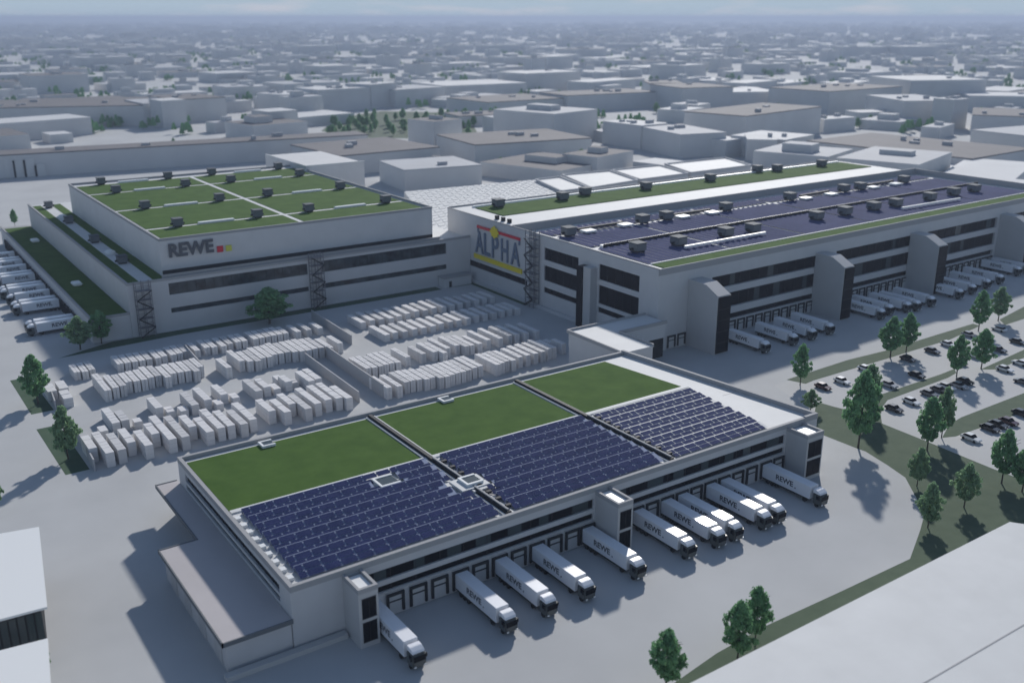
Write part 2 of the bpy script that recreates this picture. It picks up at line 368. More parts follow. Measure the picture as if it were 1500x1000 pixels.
# side canopy building (left)
an = empty('loading_annex', 'flat pinkish-grey L-shaped annex along the left end of the front hall', 'building', (38,136,0))
def AL(x, y, z): return (x-38, y-136, z)
m = MB(AL); m.box(38.7, 49.7, 136.6, 170.2, 0, 5.3); m.build('wall', M['wall'], an)
m = MB(AL); m.prism([(38,136),(49.72,136),(49.72,198.6),(45.2,198.6),(45.2,171),(38,171)], 5.35, 6.0); m.build('roof', M['roofpink'], an)
m = MB(AL); t_ = .25
for a, b in (((38,136),(49.72,136)),((45.2,198.6),(45.2,171.2)),((45.2,171),(38,171)),((38,171),(38,136)),((49.5,198.6),(45.2,198.6))):
    x0, x1 = sorted((a[0], b[0])); y0, y1 = sorted((a[1], b[1])); m.box(x0-t_/2, x1+t_/2, y0-t_/2, y1+t_/2, 5.3, 6.12)
m.build('roof_edge', M['vent'], an)

for y in (141, 149, 157, 165):
    m = MB(AL); m.box(38.6, 38.69, y-1.8, y+1.8, 0, 3.8); m.build('gate', M['panel'], an)
tag(MB.build((lambda q: (q.prism([(37.6,134.2),(58.6,134.2),(58.6,135.6),(37.6,135.6)], 0, .9), q)[1])(MB()), 'retaining_wall', M['slab']), 'low pale kerb wall along the foot of the front hall end wall', 'wall')

# ================================================================ connecting corridor to the rear hall
br = empty('connecting_wing', 'flat white-roofed wing linking the front hall with the big rear hall', 'building', (172,197,0))
def BL(x, y, z): return (x-172, y-197, z)
m = MB(BL); m.prism([(173.0,197.1),(184.0,197.1),(184.0,212.2),(203.0,212.2),(203.0,221.6),(172.8,221.6)], 6.4, 11.3, top=1); m.build('body', [M['wall'], M['roofw']], br)
m = MB(BL)
def edge_wall(mb, p, q, t, z0, z1):
    d = Vector((q[0]-p[0], q[1]-p[1], 0)).normalized(); n = Vector((-d.y, d.x, 0))*t/2
    mb.prism([(p[0]-n.x,p[1]-n.y),(q[0]-n.x,q[1]-n.y),(q[0]+n.x,q[1]+n.y),(p[0]+n.x,p[1]+n.y)], z0, z1)
for a, b in (((172.4,197.1),(172.4,221.9)),((172.7,221.8),(203.2,221.8)),((184.2,197.1),(184.2,211.8)),((184.5,212.0),(203.2,212.0))): edge_wall(m, a, b, .5, 10.9, 11.9)
m.build('parapet', M['coping'], br)
m = MB(BL); m.box(172.9, 183.9, 197.2, 221.5, 0, 6.39); m.box(184.0, 189.5, 212.4, 221.5, 0, 6.39); m.box(189.6, 203, 220.5, 221.5, 0, 6.39); m.build('pier', M['wall'], br)
m = MB(BL); m.box(189.7,202.9,212.8,213.0,.02,6.3); m.build('passage_shade', M['dark'], br)  # dark sheet standing in for the shade inside the open passage

# ================================================================ LEFT HALL (green roof high block)
LX, LY = 72.8, 326.0
lh = empty('cold_store_hall', 'pale grey hall with raised green-roofed block carrying grey REWE letters', 'building', (LX,LY,0))
def LL(x, y, z): return (x-LX, y-LY, z)
m = MB(LL); m.box(73.3, 204.0, 326.5, 500, 0, 17.2, top=1); m.build('lower_body', [M['wall'], M['roofw']], lh)
facade(lh, 'y', 326, 72.8, 203.9, 0, 17.3, [(86,135.2,12.2,16.2),(140.6,193,12.2,16.4),(86,135.2,6.0,7.7),(140.6,193,6.1,8.0)], M['wall'], xf=LL, mull=3.0, glassmat=M['glass_reflection'])
facade(lh, 'x', 72.8, 326, 500, 0, 17.3, [], M['wall'], xf=LL)
m = MB(LL); m.box(72.7,203.95,325.9,326.6,17.3,18.1); m.box(72.7,73.4,326.6,500.5,17.3,18.1); m.box(84.5,191.0,327.2,327.5,17.4,19.0); m.build('parapet', M['coping'], lh)
roofpatch(lh, 'green_roof', 74.2, 77.6, 328.5, 497, 17.2, M['sedum'], LL)
roofpatch(lh, 'green_roof', 82.2, 86.0, 328.5, 497, 17.2, M['sedum'], LL)
m = MB(LL); m.box(86.3, 191, 333, 472, 17.21, 29.0, top=1); hb = m.build('upper_block', [M['wall2'], M['roofw']], lh)
m = MB(LL); m.box(86.2,191.1,332.9,333.5,29.0,29.9); m.box(86.2,86.8,333.5,472,29.0,29.9); m.box(190.5,191.1,333.5,472,29.0,29.9); m.box(86.2,191.1,472,472.6,29.0,29.9); m.build('upper_parapet', M['coping'], hb)
m = MB(LL); m.box(86.4, 190.9, 332.88, 332.98, 17.3, 19.0); m.build('base_strip', M['dark'], hb)
SY = [354.5, 396.5, 441.0, 467.5]
gy = [335.2]+[v for s in SY[:3] for v in (s-1.2, s+1.2)]+[465.8]
for i in range(0, len(gy)-1, 2):
    for x0, x1 in ((88.2,137.8),(139.8,189.4)):
        roofpatch(hb, 'green_roof', x0, x1, gy[i], gy[i+1], 29.0, M['sedum'], LL)
for s in SY:
    for x0 in (106.5, 160.0):
        m = MB(LL); m.box(x0, x0+13, s-1.0, s+1.0, 29.003, 29.75); m.build('skylight', M['skyl'], hb, bevel=.08)
m = MB(LL); m.box(190, 221, 452, 505, 0, 31); m.build('rear_block', [M['wall2']], lh)
m = MB(LL); m.box(189.9,221.1,451.9,452.6,31,31.8); m.box(189.9,190.6,452.6,505,31,31.8); m.build('rear_parapet', M['roofw'], lh)
# REWE sign
sg = text_mesh('REWE', 15.2, 4.7, .35, M['letter'], 'sign_lettering', .035)
o = bpy.data.objects.new('sign_lettering', sg); col.objects.link(o); o.parent = hb; o.location = LL(89.0, 332.55, 23.2); o.rotation_euler = (R(90), 0, 0)
m = MB(LL); m.box(105.4,107.5,332.5,332.85,22.9,25.0); m.build('sign_square', M['red'], hb)
m = MB(LL); m.box(108.5,110.5,332.5,332.85,22.9,24.9); m.build('sign_square', M['yg'], hb)
# low dock wing on the left
m = MB(LL); m.prism([(60.5,326.4),(72.78,326.4),(72.78,505),(60.5,505)], 0, 7.6, top=1); lw = m.build('dock_wing', [M['wall'], M['coping']], lh)
m = MB(LL); m.box(61.6,72.6,327.6,500,7.61,7.75); m.build('green_roof', M['sedum'], lw)
m = MB(LL); m.box(60.4,61.1,326.3,505,7.6,8.3); m.box(61.1,72.7,326.3,327.0,7.6,8.3); m.build('parapet', M['coping'], lw)
for px_, py_ in ((51,352),(112,415)):
    x, y = G(px_, py_, 8.2); m = MB(LL); m.box(x-1.6,x+1.6,y-2.6,y+2.6,7.76,8.7); m.build('skylight', M['skyl'], lw, bevel=.3)
for i in range(30):
    y = 333+i*5.4
    m = MB(LL); m.box(60.15,60.45,y-1.7,y+1.7,.3,4.8); f = m.build('dock_door', M['door'], lw)
    m = MB(LL); m.box(59.5,60.15,y-1.75,y-1.35,.4,4.6); m.box(59.5,60.15,y+1.35,y+1.75,.4,4.6); m.box(59.5,60.15,y-1.35,y+1.35,4.2,4.6); m.build('dock_seal', M['dark'], f)
VP = vent_proto('x')
LV = []
for i, s in enumerate(SY):
    for j, x in enumerate((99, 128.5, 149, 182)): LV.append((x, s, 29.1, i, j))
rows_t = ['front', 'second', 'third', 'rear']
first = True
for x, y, z, i, j in LV:
    lab = 'dark roof ventilator on the REWE block roof, %s from the left in the %s strip' % (ORD[j+1], rows_t[i])
    if first: VP.location = (x, y, z); VP.scale = (.88,.88,.9); VP['label'] = lab; VP['group'] = 'ventilators on the green roof block'; first = False
    else: copy_thing(VP, (x, y, z), scale=(.88,.88,.9), label=lab, group='ventilators on the green roof block')
for k, (px_, py_) in enumerate(((79,298),(107,320),(142,348),(181,378))):
    x, y = G(px_, py_, 19); copy_thing(VP, (79.8, y, 17.3), scale=(.85,.85,.85), label='grey box ventilator on the narrow left terrace, %s from the far end' % ORD[k+1], group='ventilators on the left terrace')
for k, (px_, py_) in enumerate(((92,315),(160,367))):
    x, y = G(px_, py_, 18.5)
    m = MB(); m.tube((0,0,0),(0,0,.8),2.0,2.0,16); m.tube((0,0,.8),(0,0,1.5),2.0,.9,16); o = m.build('dome_skylight', M['skyl']); o.location = (79.8, y, 17.25)
    tag(o, 'white domed skylight on the narrow left terrace, %s one' % ('far' if k == 0 else 'near'), 'skylight', 'domed skylights on the left terrace')

# ================================================================ BIG REAR HALL
AX, AY = 204.0, 217.0
ah = empty('main_warehouse', 'huge dark-glazed warehouse with solar roof and the yellow and red ALPHA sign', 'building', (AX,AY,0))
def AH(x, y, z):
    f = max(0, 1-(y-217)/160)
    return (x-AX, y-AY+.026*(x-204)*f, z)
AX1 = 456
m = MB(AH); m.box(204.5, AX1, 218.0, 297.0, 0, 24.0, top=1); m.build('front_body', [M['wall'], M['roofw']], ah)
m = MB(AH); m.box(204.5, AX1-8, 297.0, 343.0, 0, 26.4, top=1); m.build('rear_body', [M['wall'], M['roofw']], ah)
SEG = [(227.6,284.2),(291.3,340.6),(348.0,398.8),(406.0,452.0)]
holes = []
for a, b in SEG: holes += [(a, b, 16.4, 20.6), (a, b, 9.2, 14.2), (a, b, 4.9, 6.9)]
facade(ah, 'y', 217, 204, AX1, 0, 24.6, holes, M['wall'], depth=1.0, xf=AH, mull=4.5)
facade(ah, 'x', 204, 217, 343, 0, 26.4, [(226,246,17.4,22.7),(226,246,9.2,15.6),(232,246,6.2,8.0),(257,276.6,18.1,22.5),(254.5,276.6,10.6,16.1),(254.5,276.6,6.1,8.1),(287,331,6.0,8.4)], M['wall'], xf=AH, mull=3.5)
for a, b in SEG:
    for i in range(5):
        m = MB(AH); x = a+(b-a)*rnd.random()*.9; zz = rnd.choice(((16.5,20.5),(9.3,14.1))); m.box(x, min(b,x+rnd.uniform(1.5,4)), 217.82+.005*i, 217.86+.005*i, *zz)
        m.build('blind', M['glass2'], ah)
m = MB(AH)
m.box(203.95, AX1, 216.95, 217.4, 24.6, 26.7); m.box(203.95, 204.35, 217.4, 297, 26.4, 26.8); m.box(203.95, 204.35, 297, 343, 26.4, 26.8)
m.box(AX1-.7, AX1, 218.1, 297, 24.0, 26.7); m.box(204.6, AX1-.7, 342.4, 343.0, 26.4, 27.0)
m.box(204.6, AX1-.7, 296.9, 297.5, 24.0, 27.0)
m.build('parapet', M['coping'], ah)
m = MB(AH); m.box(204.4,204.6,218.0,296.9,24,26.39); m.build('parapet_back', M['wall'], ah)
m = MB(AH); m.box(204.7, AX1-.8, 217.45, 224.6, 24.003, 26.3); m.build('roof_ledge', M['roofw'], ah)
roofpatch(ah, 'green_roof', 207, AX1-2, 217.9, 223.6, 26.3, M['sedum'], AH, t=.25)
m = MB(AH); m.box(207, AX1-2, 223.9, 224.5, 26.303, 26.7); m.build('walkway', M['roofw'], ah)
roofpatch(ah, 'green_roof', 213, AX1-12, 316, 336, 26.4, M['sedum'], AH, t=.3)
# solar ridges on the rear hall: three long fields
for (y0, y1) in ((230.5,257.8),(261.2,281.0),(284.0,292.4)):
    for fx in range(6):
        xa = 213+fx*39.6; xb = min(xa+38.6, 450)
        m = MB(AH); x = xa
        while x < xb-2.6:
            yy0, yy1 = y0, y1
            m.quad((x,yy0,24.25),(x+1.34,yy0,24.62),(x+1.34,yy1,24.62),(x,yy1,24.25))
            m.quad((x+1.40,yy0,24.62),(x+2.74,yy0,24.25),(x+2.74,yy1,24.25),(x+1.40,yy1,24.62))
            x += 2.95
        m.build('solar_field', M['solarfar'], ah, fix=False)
for yy in (259.4,):
    m = MB(AH); m.box(216, 450, yy-.9, yy+.9, 24.003, 24.9, ); m.build('skylight_strip', M['skyl'], ah)
m = MB(AH); m.box(216, 450, 258.1, 258.4, 24.003, 25.4); m.build('cable_tray', M['dark'], ah)
for a, b in (((1003,363),(1121,342)),((1321,306),(1406,292))):
    p, q = G(*a, 25), G(*b, 25); m = MB(lambda x, y, z: (x-AX, y-AY, z)); m.bar((p[0],p[1],25.3),(q[0],q[1],25.3),.8); m.build('roof_pipe', M['skyl'], ah)
# skylight pads and trays of the rear row
for px_, py_ in ((862,339),(916,330),(1000,318),(1043,312),(1180,291),(1217,285),(1279,275),(1312,270)):
    x, y = G(px_, py_, 24.8); m = MB(lambda x, y, z: (x-AX, y-AY, z)); m.box(x-2.6,x+2.6,y-2,y+2,24.65,25.4); m.build('skylight', M['skyl'], ah, bevel=.1)
for a, b in (((846,335),(912,325)),((984,314),(1040,306)),((1172,286),(1214,279)),((1270,270),(1308,264))):
    p, q = G(*a, 25.5), G(*b, 25.5); m = MB(lambda x, y, z: (x-AX, y-AY, z)); m.bar((p[0],p[1],25.2),(q[0],q[1],25.2),.9); m.build('cable_tray', M['dark'], ah)
AV = [(833,339),(941,321),(976,316),(1063,303),(1157,288),(1236,276),(1260,273),(1324,263)]
for k, p in enumerate(AV):
    x, y = G(*p, 26.0); copy_thing(VP, (x, y, 24.6), scale=(1.1,1.1,.95), label='dark ventilator in the rear row on the solar roof, %s from the left' % ORD[k+1], group='ventilators on the solar roof')
AV = [(934,362),(994,353),(1063,340),(1103,334),(1196,316),(1238,309),(1280,302),(1312,297),(1362,288),(1397,281),(1427,276)]
for k, p in enumerate(AV):
    x, y = G(*p, 26.0); copy_thing(VP, (x, y, 24.6), scale=(1.15,1.15,.95), label='dark ventilator in the front row on the solar roof, %s from the left' % ORD[k+1], group='ventilators on the solar roof')
AV = [(726,297),(820,287),(853,280),(942,272),(1036,260),(1105,247),(1134,246),(1199,239)]
for k, p in enumerate(AV):
    x, y = G(*p, 28.0); copy_thing(VP, (x, y-2, 26.7), scale=(1.05,1.05,.95), label='dark ventilator behind the long green strip, %s from the left' % ORD[k+1], group='ventilators behind the rear green strip')
for i in range(3):
    m = MB(AH); m.box(207, 208.2, 303+i*4.2, 304.4+i*4.2, 26.41, 27.9); m.build('roof_outlet', M['dark'], ah)
m = MB(AH); m.box(213, AX1-12, 337.2, 338.6, 26.41, 27.1); m.build('walkway', M['skyl'], ah)
# wedge towers
for k, (a, b) in enumerate(((216.9,222.9),(279.4,285.0),(336.2,342.2),(400.6,406.4))):
    m = MB(AH); yf = 204
    m.profile([(216.9,0),(yf+.3,0),(yf+.3,18.6),(yf+6.5,21.6),(216.9,21.6)], a, b); t = m.build('wedge_tower', M['panel'], ah)
    m = MB(AH); m.profile([(yf+.28,0.3),(yf+.02,0.3),(yf+.02,18.4),(yf+.28,18.4)], a+.4, b-.05); m.build('glass_front', M['glass'], t)
    m = MB(AH); m.quad((a+.3,yf+.4,18.75),(b-.2,yf+.4,18.75),(b-.2,yf+6.4,21.66),(a+.3,yf+6.4,21.66)); m.build('glass_roof', M['panel'], t, fix=False)
    m = MB(AH)
    for z in (3.6,7.2,10.8,14.4): m.box(a+.38,b-.03,yf-.04,yf+.01,z,z+.18)
    m.build('glazing_bar', M['mull'], t)
AD = []
for s, (a, b) in enumerate(SEG):
    x = a+2.5+(3.5 if s == 0 else 1.5)
    while x < b-2: AD.append(x); x += 4.45
for x in AD+[210.2,214.6]: dock(ah, x, 217, AH)
m = MB(AH); m.box(200.7,203.98,250.7,253.8,0,21.0); m.build('glass_shaft', M['glass'], ah)
m = MB(AH); m.box(201.0,203.98,246.8,250.6,0,21.3); m.build('side_shaft', M['panel'], ah)
m = MB(AH); m.box(202.6,203.98,222,343,0,1.1); m.build('plinth', M['wall'], ah)
# ALPHA sign on the side wall (reads from larger to smaller y)
bpy.context.view_layer.update()
letters = [('A',321.6,5.6),('L',315.4,4.2),('P',309.9,4.4),('H',303.6,4.6),('A',297.2,5.8)]
for ch, yl, wd in letters:
    tall = ch == 'A'
    sgm = text_mesh(ch, wd, 8.6, .4, M['blueg'], 'sign_letter', .01)
    o = bpy.data.objects.new('sign_letter', sgm); col.objects.link(o); o.parent = ah
    o.location = (203.9-AX, yl-AY, 12.4); o.rotation_euler = (R(90), 0, R(-90))
def S(x, y, z): return (x-AX, y-AY, z)
m = MB(S); m.box(203.45,203.9,291.2,320.2,22.3,23.3); m.build('sign_bar', M['red'], ah)
m = MB(S); m.box(203.45,203.9,290.0,322.6,10.0,11.7); m.build('sign_bar', M['yellow'], ah)
m = MB(S); m.box(203.5,203.9,319.4,320.0,20.5,22.3); m.box(203.5,203.9,291.4,292.0,20.5,22.3); m.build('sign_upright', M['blueg'], ah)
m = MB(S); m.prism([(203.3,305.6),(203.44,305.6),(203.44,309.8),(203.3,309.8)], 20.9, 24.2)
m.quad((203.28,307.7,25.2),(203.28,311.0,22.6),(203.28,307.7,20.0),(203.28,304.4,22.6)); m.build('sign_star', M['yellow'], ah, fix=False)

# ---- steel escape stairs
def stair(x, y, h, w_, d_, label, rz=0):
    t = empty('stair_tower', label, 'outdoor staircase', (x, y, 0), rz)
    m = MB()
    for i in (0, .5, 1):
        for j in (0, 1): m.bar((w_*i, -d_*j, 0), (w_*i, -d_*j, h+1.1), .22)
    for k in range(int(h/3.1)+1):
        z = k*3.1
        for j in (0, 1): m.bar((0,-d_*j,z+1.1),(w_,-d_*j,z+1.1),.12)
        m.bar((0,0,z+1.1),(0,-d_,z+1.1),.12); m.bar((w_,0,z+1.1),(w_,-d_,z+1.1),.12)
    m.build('frame', M['steel'], t)
    for k in range(int(h/3.1)+1):
        z = k*3.1
        if k: 
            m = MB(); m.box(0, w_, -d_, 0, z-.15, z); m.build('landing', M['steel'], t)
    for k in range(int(h/3.1)):
        z = k*3.1; a, b = (0, w_) if k % 2 == 0 else (w_, 0)
        m = MB()
        for s in range(10):
            xx = a+(b-a)*(s+.5)/10; m.box(xx-.22, xx+.22, -d_*.9-.7, -d_-.1, z+3.1*(s+.2)/10, z+3.1*(s+.5)/10)
        m.bar((a,-d_-.75,z+.3),(b,-d_-.75,z+3.3),.25); m.build('flight', M['mull'], t)
    return t
stair(74.8, 325.6, 17.5, 4.8, 2.4, 'grey steel stair tower at the left front corner of the REWE hall')
stair(135.6, 325.6, 18.8, 4.6, 2.4, 'grey steel stair tower in the middle of the REWE hall front')
stair(203.5, 284.0, 27.0, 5.0, 2.4, 'tall grey steel stair tower beside the ALPHA sign', rz=R(-90))

# small service hut in the yard corner
m = MB(); m.box(188.6,203.0,325.0,332,0,.1); 
t = empty('service_hut', 'low grey hut in the corner between the REWE hall and the ALPHA wall', 'hut', (189,321,0))
m = MB(); m.box(0,12.2,0,4.5,0,3.6); m.build('wall', M['wall'], t); m = MB(); m.box(-.4,12.6,-.4,4.6,3.6,4.1); m.build('roof', M['coping'], t)
m = MB(); m.box(2,3.2,-.06,-.01,0,2.4); m.build('door', M['dark'], t)

# ================================================================ LORRIES
def cyl_x(mb, x0, x1, y, z, r, n=14): mb.tube((x0,y,z),(x1,y,z),r,r,n)
def make_lorry():
    t = empty('articulated_lorry', 'x', 'lorry')
    m = MB(); m.box(-1.3,1.3,3.1,16.7,1.15,4.05); tr = m.build('trailer', M['truck'], t, bevel=.07)
    m = MB(); m.box(-1.15,1.15,3.6,16.5,.75,1.14); m.build('chassis', M['dark'], t)
    m = MB(); m.box(-1.25,1.25,.15,2.5,.55,3.0)
    cabo = m.build('cab', M['cab'], t, bevel=.22)
    m = MB(); m.profile([(.5,3.0),(2.5,3.0),(2.5,3.85),(1.5,3.8),(.7,3.35)], -1.15, 1.15); m.build('wind_deflector', M['truck'], t, bevel=.08)
    m = MB(); m.box(-1.1,1.1,.08,.14,1.75,2.75); m.build('windscreen', M['glass'], cabo)
    m = MB(); m.box(-1.29,-1.26,.5,1.5,1.85,2.7); m.box(1.26,1.29,.5,1.5,1.85,2.7); m.build('side_window', M['glass'], cabo)
    m = MB(); m.box(-1.1,-.7,.02,.13,.75,1.0); m.build('headlight', M['skyl'], cabo); m = MB(); m.box(.7,1.1,.02,.13,.75,1.0); m.build('headlight', M['skyl'], cabo)
    m = MB(); m.box(-1.55,-1.3,.45,.65,1.9,2.6); m.box(1.3,1.55,.45,.65,1.9,2.6); m.build('mirror', M['dark'], cabo)
    for y in (1.4, 4.6, 12.4, 13.7, 15.0):
        for s in (-1, 1):
            m = MB(); x0, x1 = sorted((s*.85, s*1.2)); cyl_x(m, x0, x1, y, .5, .5); m.build('wheel', M['tyre'], t)
    for s in (-1, 1):
        me = LET
        o = bpy.data.objects.new('lettering', me); col.objects.link(o); o.parent = tr
        if s < 0: o.location = (-1.31, 12.6, 2.15); o.rotation_euler = (R(90), 0, R(-90))
        else: o.location = (1.31, 7.8, 2.15); o.rotation_euler = (R(90), 0, R(90))
        m = MB(); x0, x1 = sorted((s*1.31, s*1.33)); yc = 7.3 if s < 0 else 12.9
        m.box(x0,x1,yc-.28,yc,2.05,2.35); m.build('logo_dot', M['letter'], tr)
    remember(t); return t
LET = text_mesh('REWE', 4.8, 1.25, .02, M['letter'], 'lettering', .03)
lorry = make_lorry()
first = True
def place_lorry(x, y, rz, lab, grp, sc_=1.0):
    global first
    if first:
        lorry.location = (x, y, 0); lorry.rotation_euler = (0,0,rz); lorry['label'] = lab; lorry['group'] = grp; first = False; return
    copy_thing(lorry, (x, y, 0), rz, label=lab, group=grp)
for k, xr in enumerate((65.2,81.4,90.7,99.6,112.9,124.8,132.8,137.6,145.2,149.4,166.4)):
    x = min(DOORS, key=lambda d: abs(d-(xr-1.2)))
    if k == 0: x = 64.4
    if k == 4: x = 111.6
    if k == 7: x = 137.2
    if k == 6: x = 132.4
    y = 119.2+rnd.uniform(-.2,.5)
    place_lorry(x, y, R(rnd.uniform(-.6,.6)), 'white lorry with REWE lettering docked at the front hall, %s from the left' % ORD[k+1], 'lorries docked at the front hall')
for k, p in enumerate(((1131,518),(1172,507),(1199,499),(1225,491),(1300,469),(1312,462.5),(1338,458.5),(1352,456.5),(1373,450),(1414,439),(1433,432),(1454,424),(1473,417),(1499,405),(1513,402),(1530,396))):
    x, y = G(*p); 
    place_lorry(x-1.2, y+.5, R(rnd.uniform(-.9,.9)), 'white lorry with REWE lettering docked at the ALPHA warehouse, %s from the left' % ORD[k+1], 'lorries docked at the ALPHA warehouse')
ly = [346.5, 351, 375, 379.6, 390.5, 400.5, 405.1, 421, 426, 438, 449, 454, 466]
for k, y in enumerate(ly):
    place_lorry(44.4+rnd.uniform(-.4,.4), y, R(-90+rnd.uniform(-1,1)), 'white lorry backed against the left wing of the REWE hall, %s from the near end' % ORD[k+1], 'lorries along the left wing')

# ================================================================ YARD STACKS
SHC = {}
def stack_mesh(nmod, h, w_=2.5, L=10, cols=2, seed=0, m2=0):
    key = (nmod, round(h, 1), round(w_, 1), round(L), cols, seed, m2)
    if key in SHC: return SHC[key]
    rr = random.Random(seed*13+nmod); mb = MB(); dl = L/nmod
    for i in range(nmod):
        for c in range(cols):
            x0 = -w_/2+c*w_/cols; hh = h-.1*rr.random()
            mb.box(x0+.04, x0+w_/cols-.04, i*dl+.07, (i+1)*dl-.07, 0.02, hh)
            for z in (h*.34, h*.67): mb.cur = 1; mb.box(x0+.0, x0+w_/cols-.0, i*dl+.02, (i+1)*dl-.02, z, z+.06); mb.cur = 0
    me = mb.build('goods_stack', [M['stack'] if not m2 else M['stack2'], M['stack2']])
    d = me.data; bpy.data.objects.remove(me); SHC[key] = d; return d
def zoom_pts(l, ox, oy, s): return [((ax*s+ox, ay*s+oy), (bx*s+ox, by*s+oy)) for ax, ay, bx, by in l]
Z2 = (90,480,.22); Z1 = (240,460,.24); Z3 = (480,400,.24)
LLrow = zoom_pts([(210,800,150,715),(325,830,220,690),(400,810,325,700),(465,760,395,665),(580,780,505,680),(640,700,555,635),(740,740,605,585),(820,725,710,585),(880,655,800,585),(990,690,900,595),(1060,665,940,535),(1130,650,1030,550),(1215,640,1120,545),(1265,610,1160,490)], *Z2) \
  + zoom_pts([(660,590,575,515),(760,595,660,520),(790,545,700,485),(880,575,775,490),(940,545,820,450),(1010,520,885,435),(1075,510,940,420),(1130,510,1020,440)], *Z1)
LLback = zoom_pts([(290,660,250,630),(365,630,290,535),(395,620,350,550),(510,600,490,575),(650,530,590,460),(735,530,690,500),(825,525,785,500),(900,510,800,430),(960,480,910,395),(1050,485,1000,455),(1090,440,1010,380),(1165,440,1130,415)], *Z2) \
  + zoom_pts([(590,465,490,400),(645,440,555,395),(690,435,660,405),(765,410,715,375),(715,375,670,350),(800,395,770,375),(905,405,815,345),(955,390,850,335)], *Z1)
ULrow = zoom_pts([(305,415,220,300),(365,395,290,315),(405,385,335,310),(440,360,375,300),(490,355,420,290),(545,345,460,280),(590,330,500,262),(630,320,545,262),(665,335,590,262),(735,305,655,240),(770,300,690,235),(800,295,725,235),(870,295,785,222),(890,265,825,208),(1110,265,1045,200)], *Z2) \
  + zoom_pts([(475,285,395,218),(510,290,440,230),(545,290,470,225),(590,270,510,205),(620,265,545,200),(650,250,580,190),(680,245,610,180),(710,240,640,178),(745,240,665,178),(820,230,725,165),(850,225,750,160),(870,220,780,158),(930,210,830,150),(1010,205,940,145),(1080,175,1000,130)], *Z1)
ULback = zoom_pts([(100,295,70,240),(130,295,105,235),(160,285,135,228),(385,240,355,185),(420,235,385,180),(455,230,420,172),(490,225,455,168),(575,210,520,158),(640,200,595,145),(670,190,630,140),(740,180,700,125),(775,170,735,115),(805,160,770,110),(900,150,850,95),(970,130,915,82),(1005,130,950,78),(1080,120,1015,62),(1120,105,1070,55),(1165,95,1130,42),(1200,90,1165,38)], *Z2) \
  + zoom_pts([(560,150,505,105),(585,145,535,100),(615,140,560,97),(660,130,615,85),(690,125,645,82),(715,120,675,80),(830,105,750,65),(885,95,825,55),(950,85,900,45)], *Z1)
Drow = zoom_pts([(215,300,130,250),(275,285,180,235),(330,280,235,228),(385,275,290,218),(440,260,340,210),(490,245,400,200),(550,230,455,190),(600,225,510,182),(655,210,560,170),(710,205,615,160),(760,195,665,150),(810,185,720,145),(860,175,770,138),(915,165,820,128),(960,155,865,118),(1010,145,915,108)], *Z3)
D2row = zoom_pts([(365,375,265,320),(420,360,320,315),(480,355,380,308),(540,340,435,295),(595,330,490,285),(650,320,545,272),(700,305,600,262),(755,295,655,252),(810,285,705,245),(865,275,760,232),(915,260,820,222),(970,250,865,212),(1020,245,920,202),(1070,230,970,190),(1120,220,1020,185),(1170,215,1060,178)], *Z3)
C2row = zoom_pts([(245,580,145,510),(280,575,190,505),(310,570,225,505),(340,560,260,490),(380,550,290,480),(420,545,320,475),(490,510,395,455),(590,490,500,445),(650,480,560,420),(690,490,610,420),(720,460,640,395),(790,440,690,385),(830,450,730,378),(875,440,775,378),(930,430,830,380),(990,405,850,348),(1060,395,925,335),(1110,380,990,320),(1150,375,1040,315),(1210,365,1100,308),(1290,350,1160,305)], *Z3)
C1row = zoom_pts([(385,695,260,630),(430,690,340,615),(480,665,390,600),(515,655,420,590),(550,650,450,588),(590,650,490,590),(620,640,530,585),(680,640,560,565),(705,635,590,560),(730,625,620,555),(790,610,665,550),(830,600,700,540),(865,590,735,530),(900,575,775,510),(940,565,810,505),(1050,555,900,490),(1070,545,930,488),(1100,535,960,480),(1140,530,1010,470),(1180,510,1060,455),(1220,500,1110,440),(1265,490,1160,430),(1310,480,1200,420),(1340,465,1240,400),(1380,455,1280,405),(1440,430,1380,400),(1370,400,1320,380)], *Z3)
def put_stacks(row, h, desc, group, w_=2.4, cols=1, box_h=2.4):
    its = []
    for n_, f_ in row:
        a, b = G(*n_, h), G(*f_, h); x = (a[0]+b[0])/2; L = max(2.4, b[1]-a[1]); its.append([x, a[1], L])
    its.sort(); last = -1e9
    its2 = []
    for x, y, L in its:
        x = max(x, last+w_+.3) if x-last < w_+.3 and its2 and abs(its2[-1][1]-y) < max(L, its2[-1][2]) else x
        last = x; its2.append((x, y, L))
    for k, (x, y, L) in enumerate(its2):
        small = L < 5.5
        Lr = max(2, round(L)); nm = max(1, round(L/ (2.0 if k % 3 else 3.0)))
        me = stack_mesh(nm, box_h if small else h, w_, Lr, cols, k % 4, k % 5 == 2)
        o = bpy.data.objects.new('goods_stack', me); col.objects.link(o); o.location = (x, y, 0)
        tag(o, 'pale goods stack, %s from left, %s' % (ORD[k+1], desc), 'goods stack', group)
put_stacks(LLrow, 3.7, 'front row, lower left yard block', 'stacks in the lower left yard block', w_=1.95)
put_stacks(LLback, 3.0, 'scattered back row, lower left yard block', 'stacks in the lower left yard block', w_=2.0, box_h=2.0)
put_stacks(ULrow, 3.5, 'front row, upper left yard block', 'stacks in the upper left yard block', w_=1.75, cols=2)
put_stacks(ULback, 2.6, 'rear row, upper left yard block', 'stacks in the upper left yard block', w_=1.75, cols=2)
put_stacks(Drow, 2.5, 'rearmost row, right-hand yard', 'stacks in the right-hand yard', w_=1.95)
put_stacks(D2row, 2.5, 'second row from rear, right-hand yard', 'stacks in the right-hand yard', w_=1.95)
put_stacks(C2row, 3.2, 'third row from rear, right-hand yard', 'stacks in the right-hand yard', w_=1.65, cols=2)
put_stacks(C1row, 3.6, 'nearest row, right-hand yard', 'stacks in the right-hand yard', w_=1.65, cols=2)
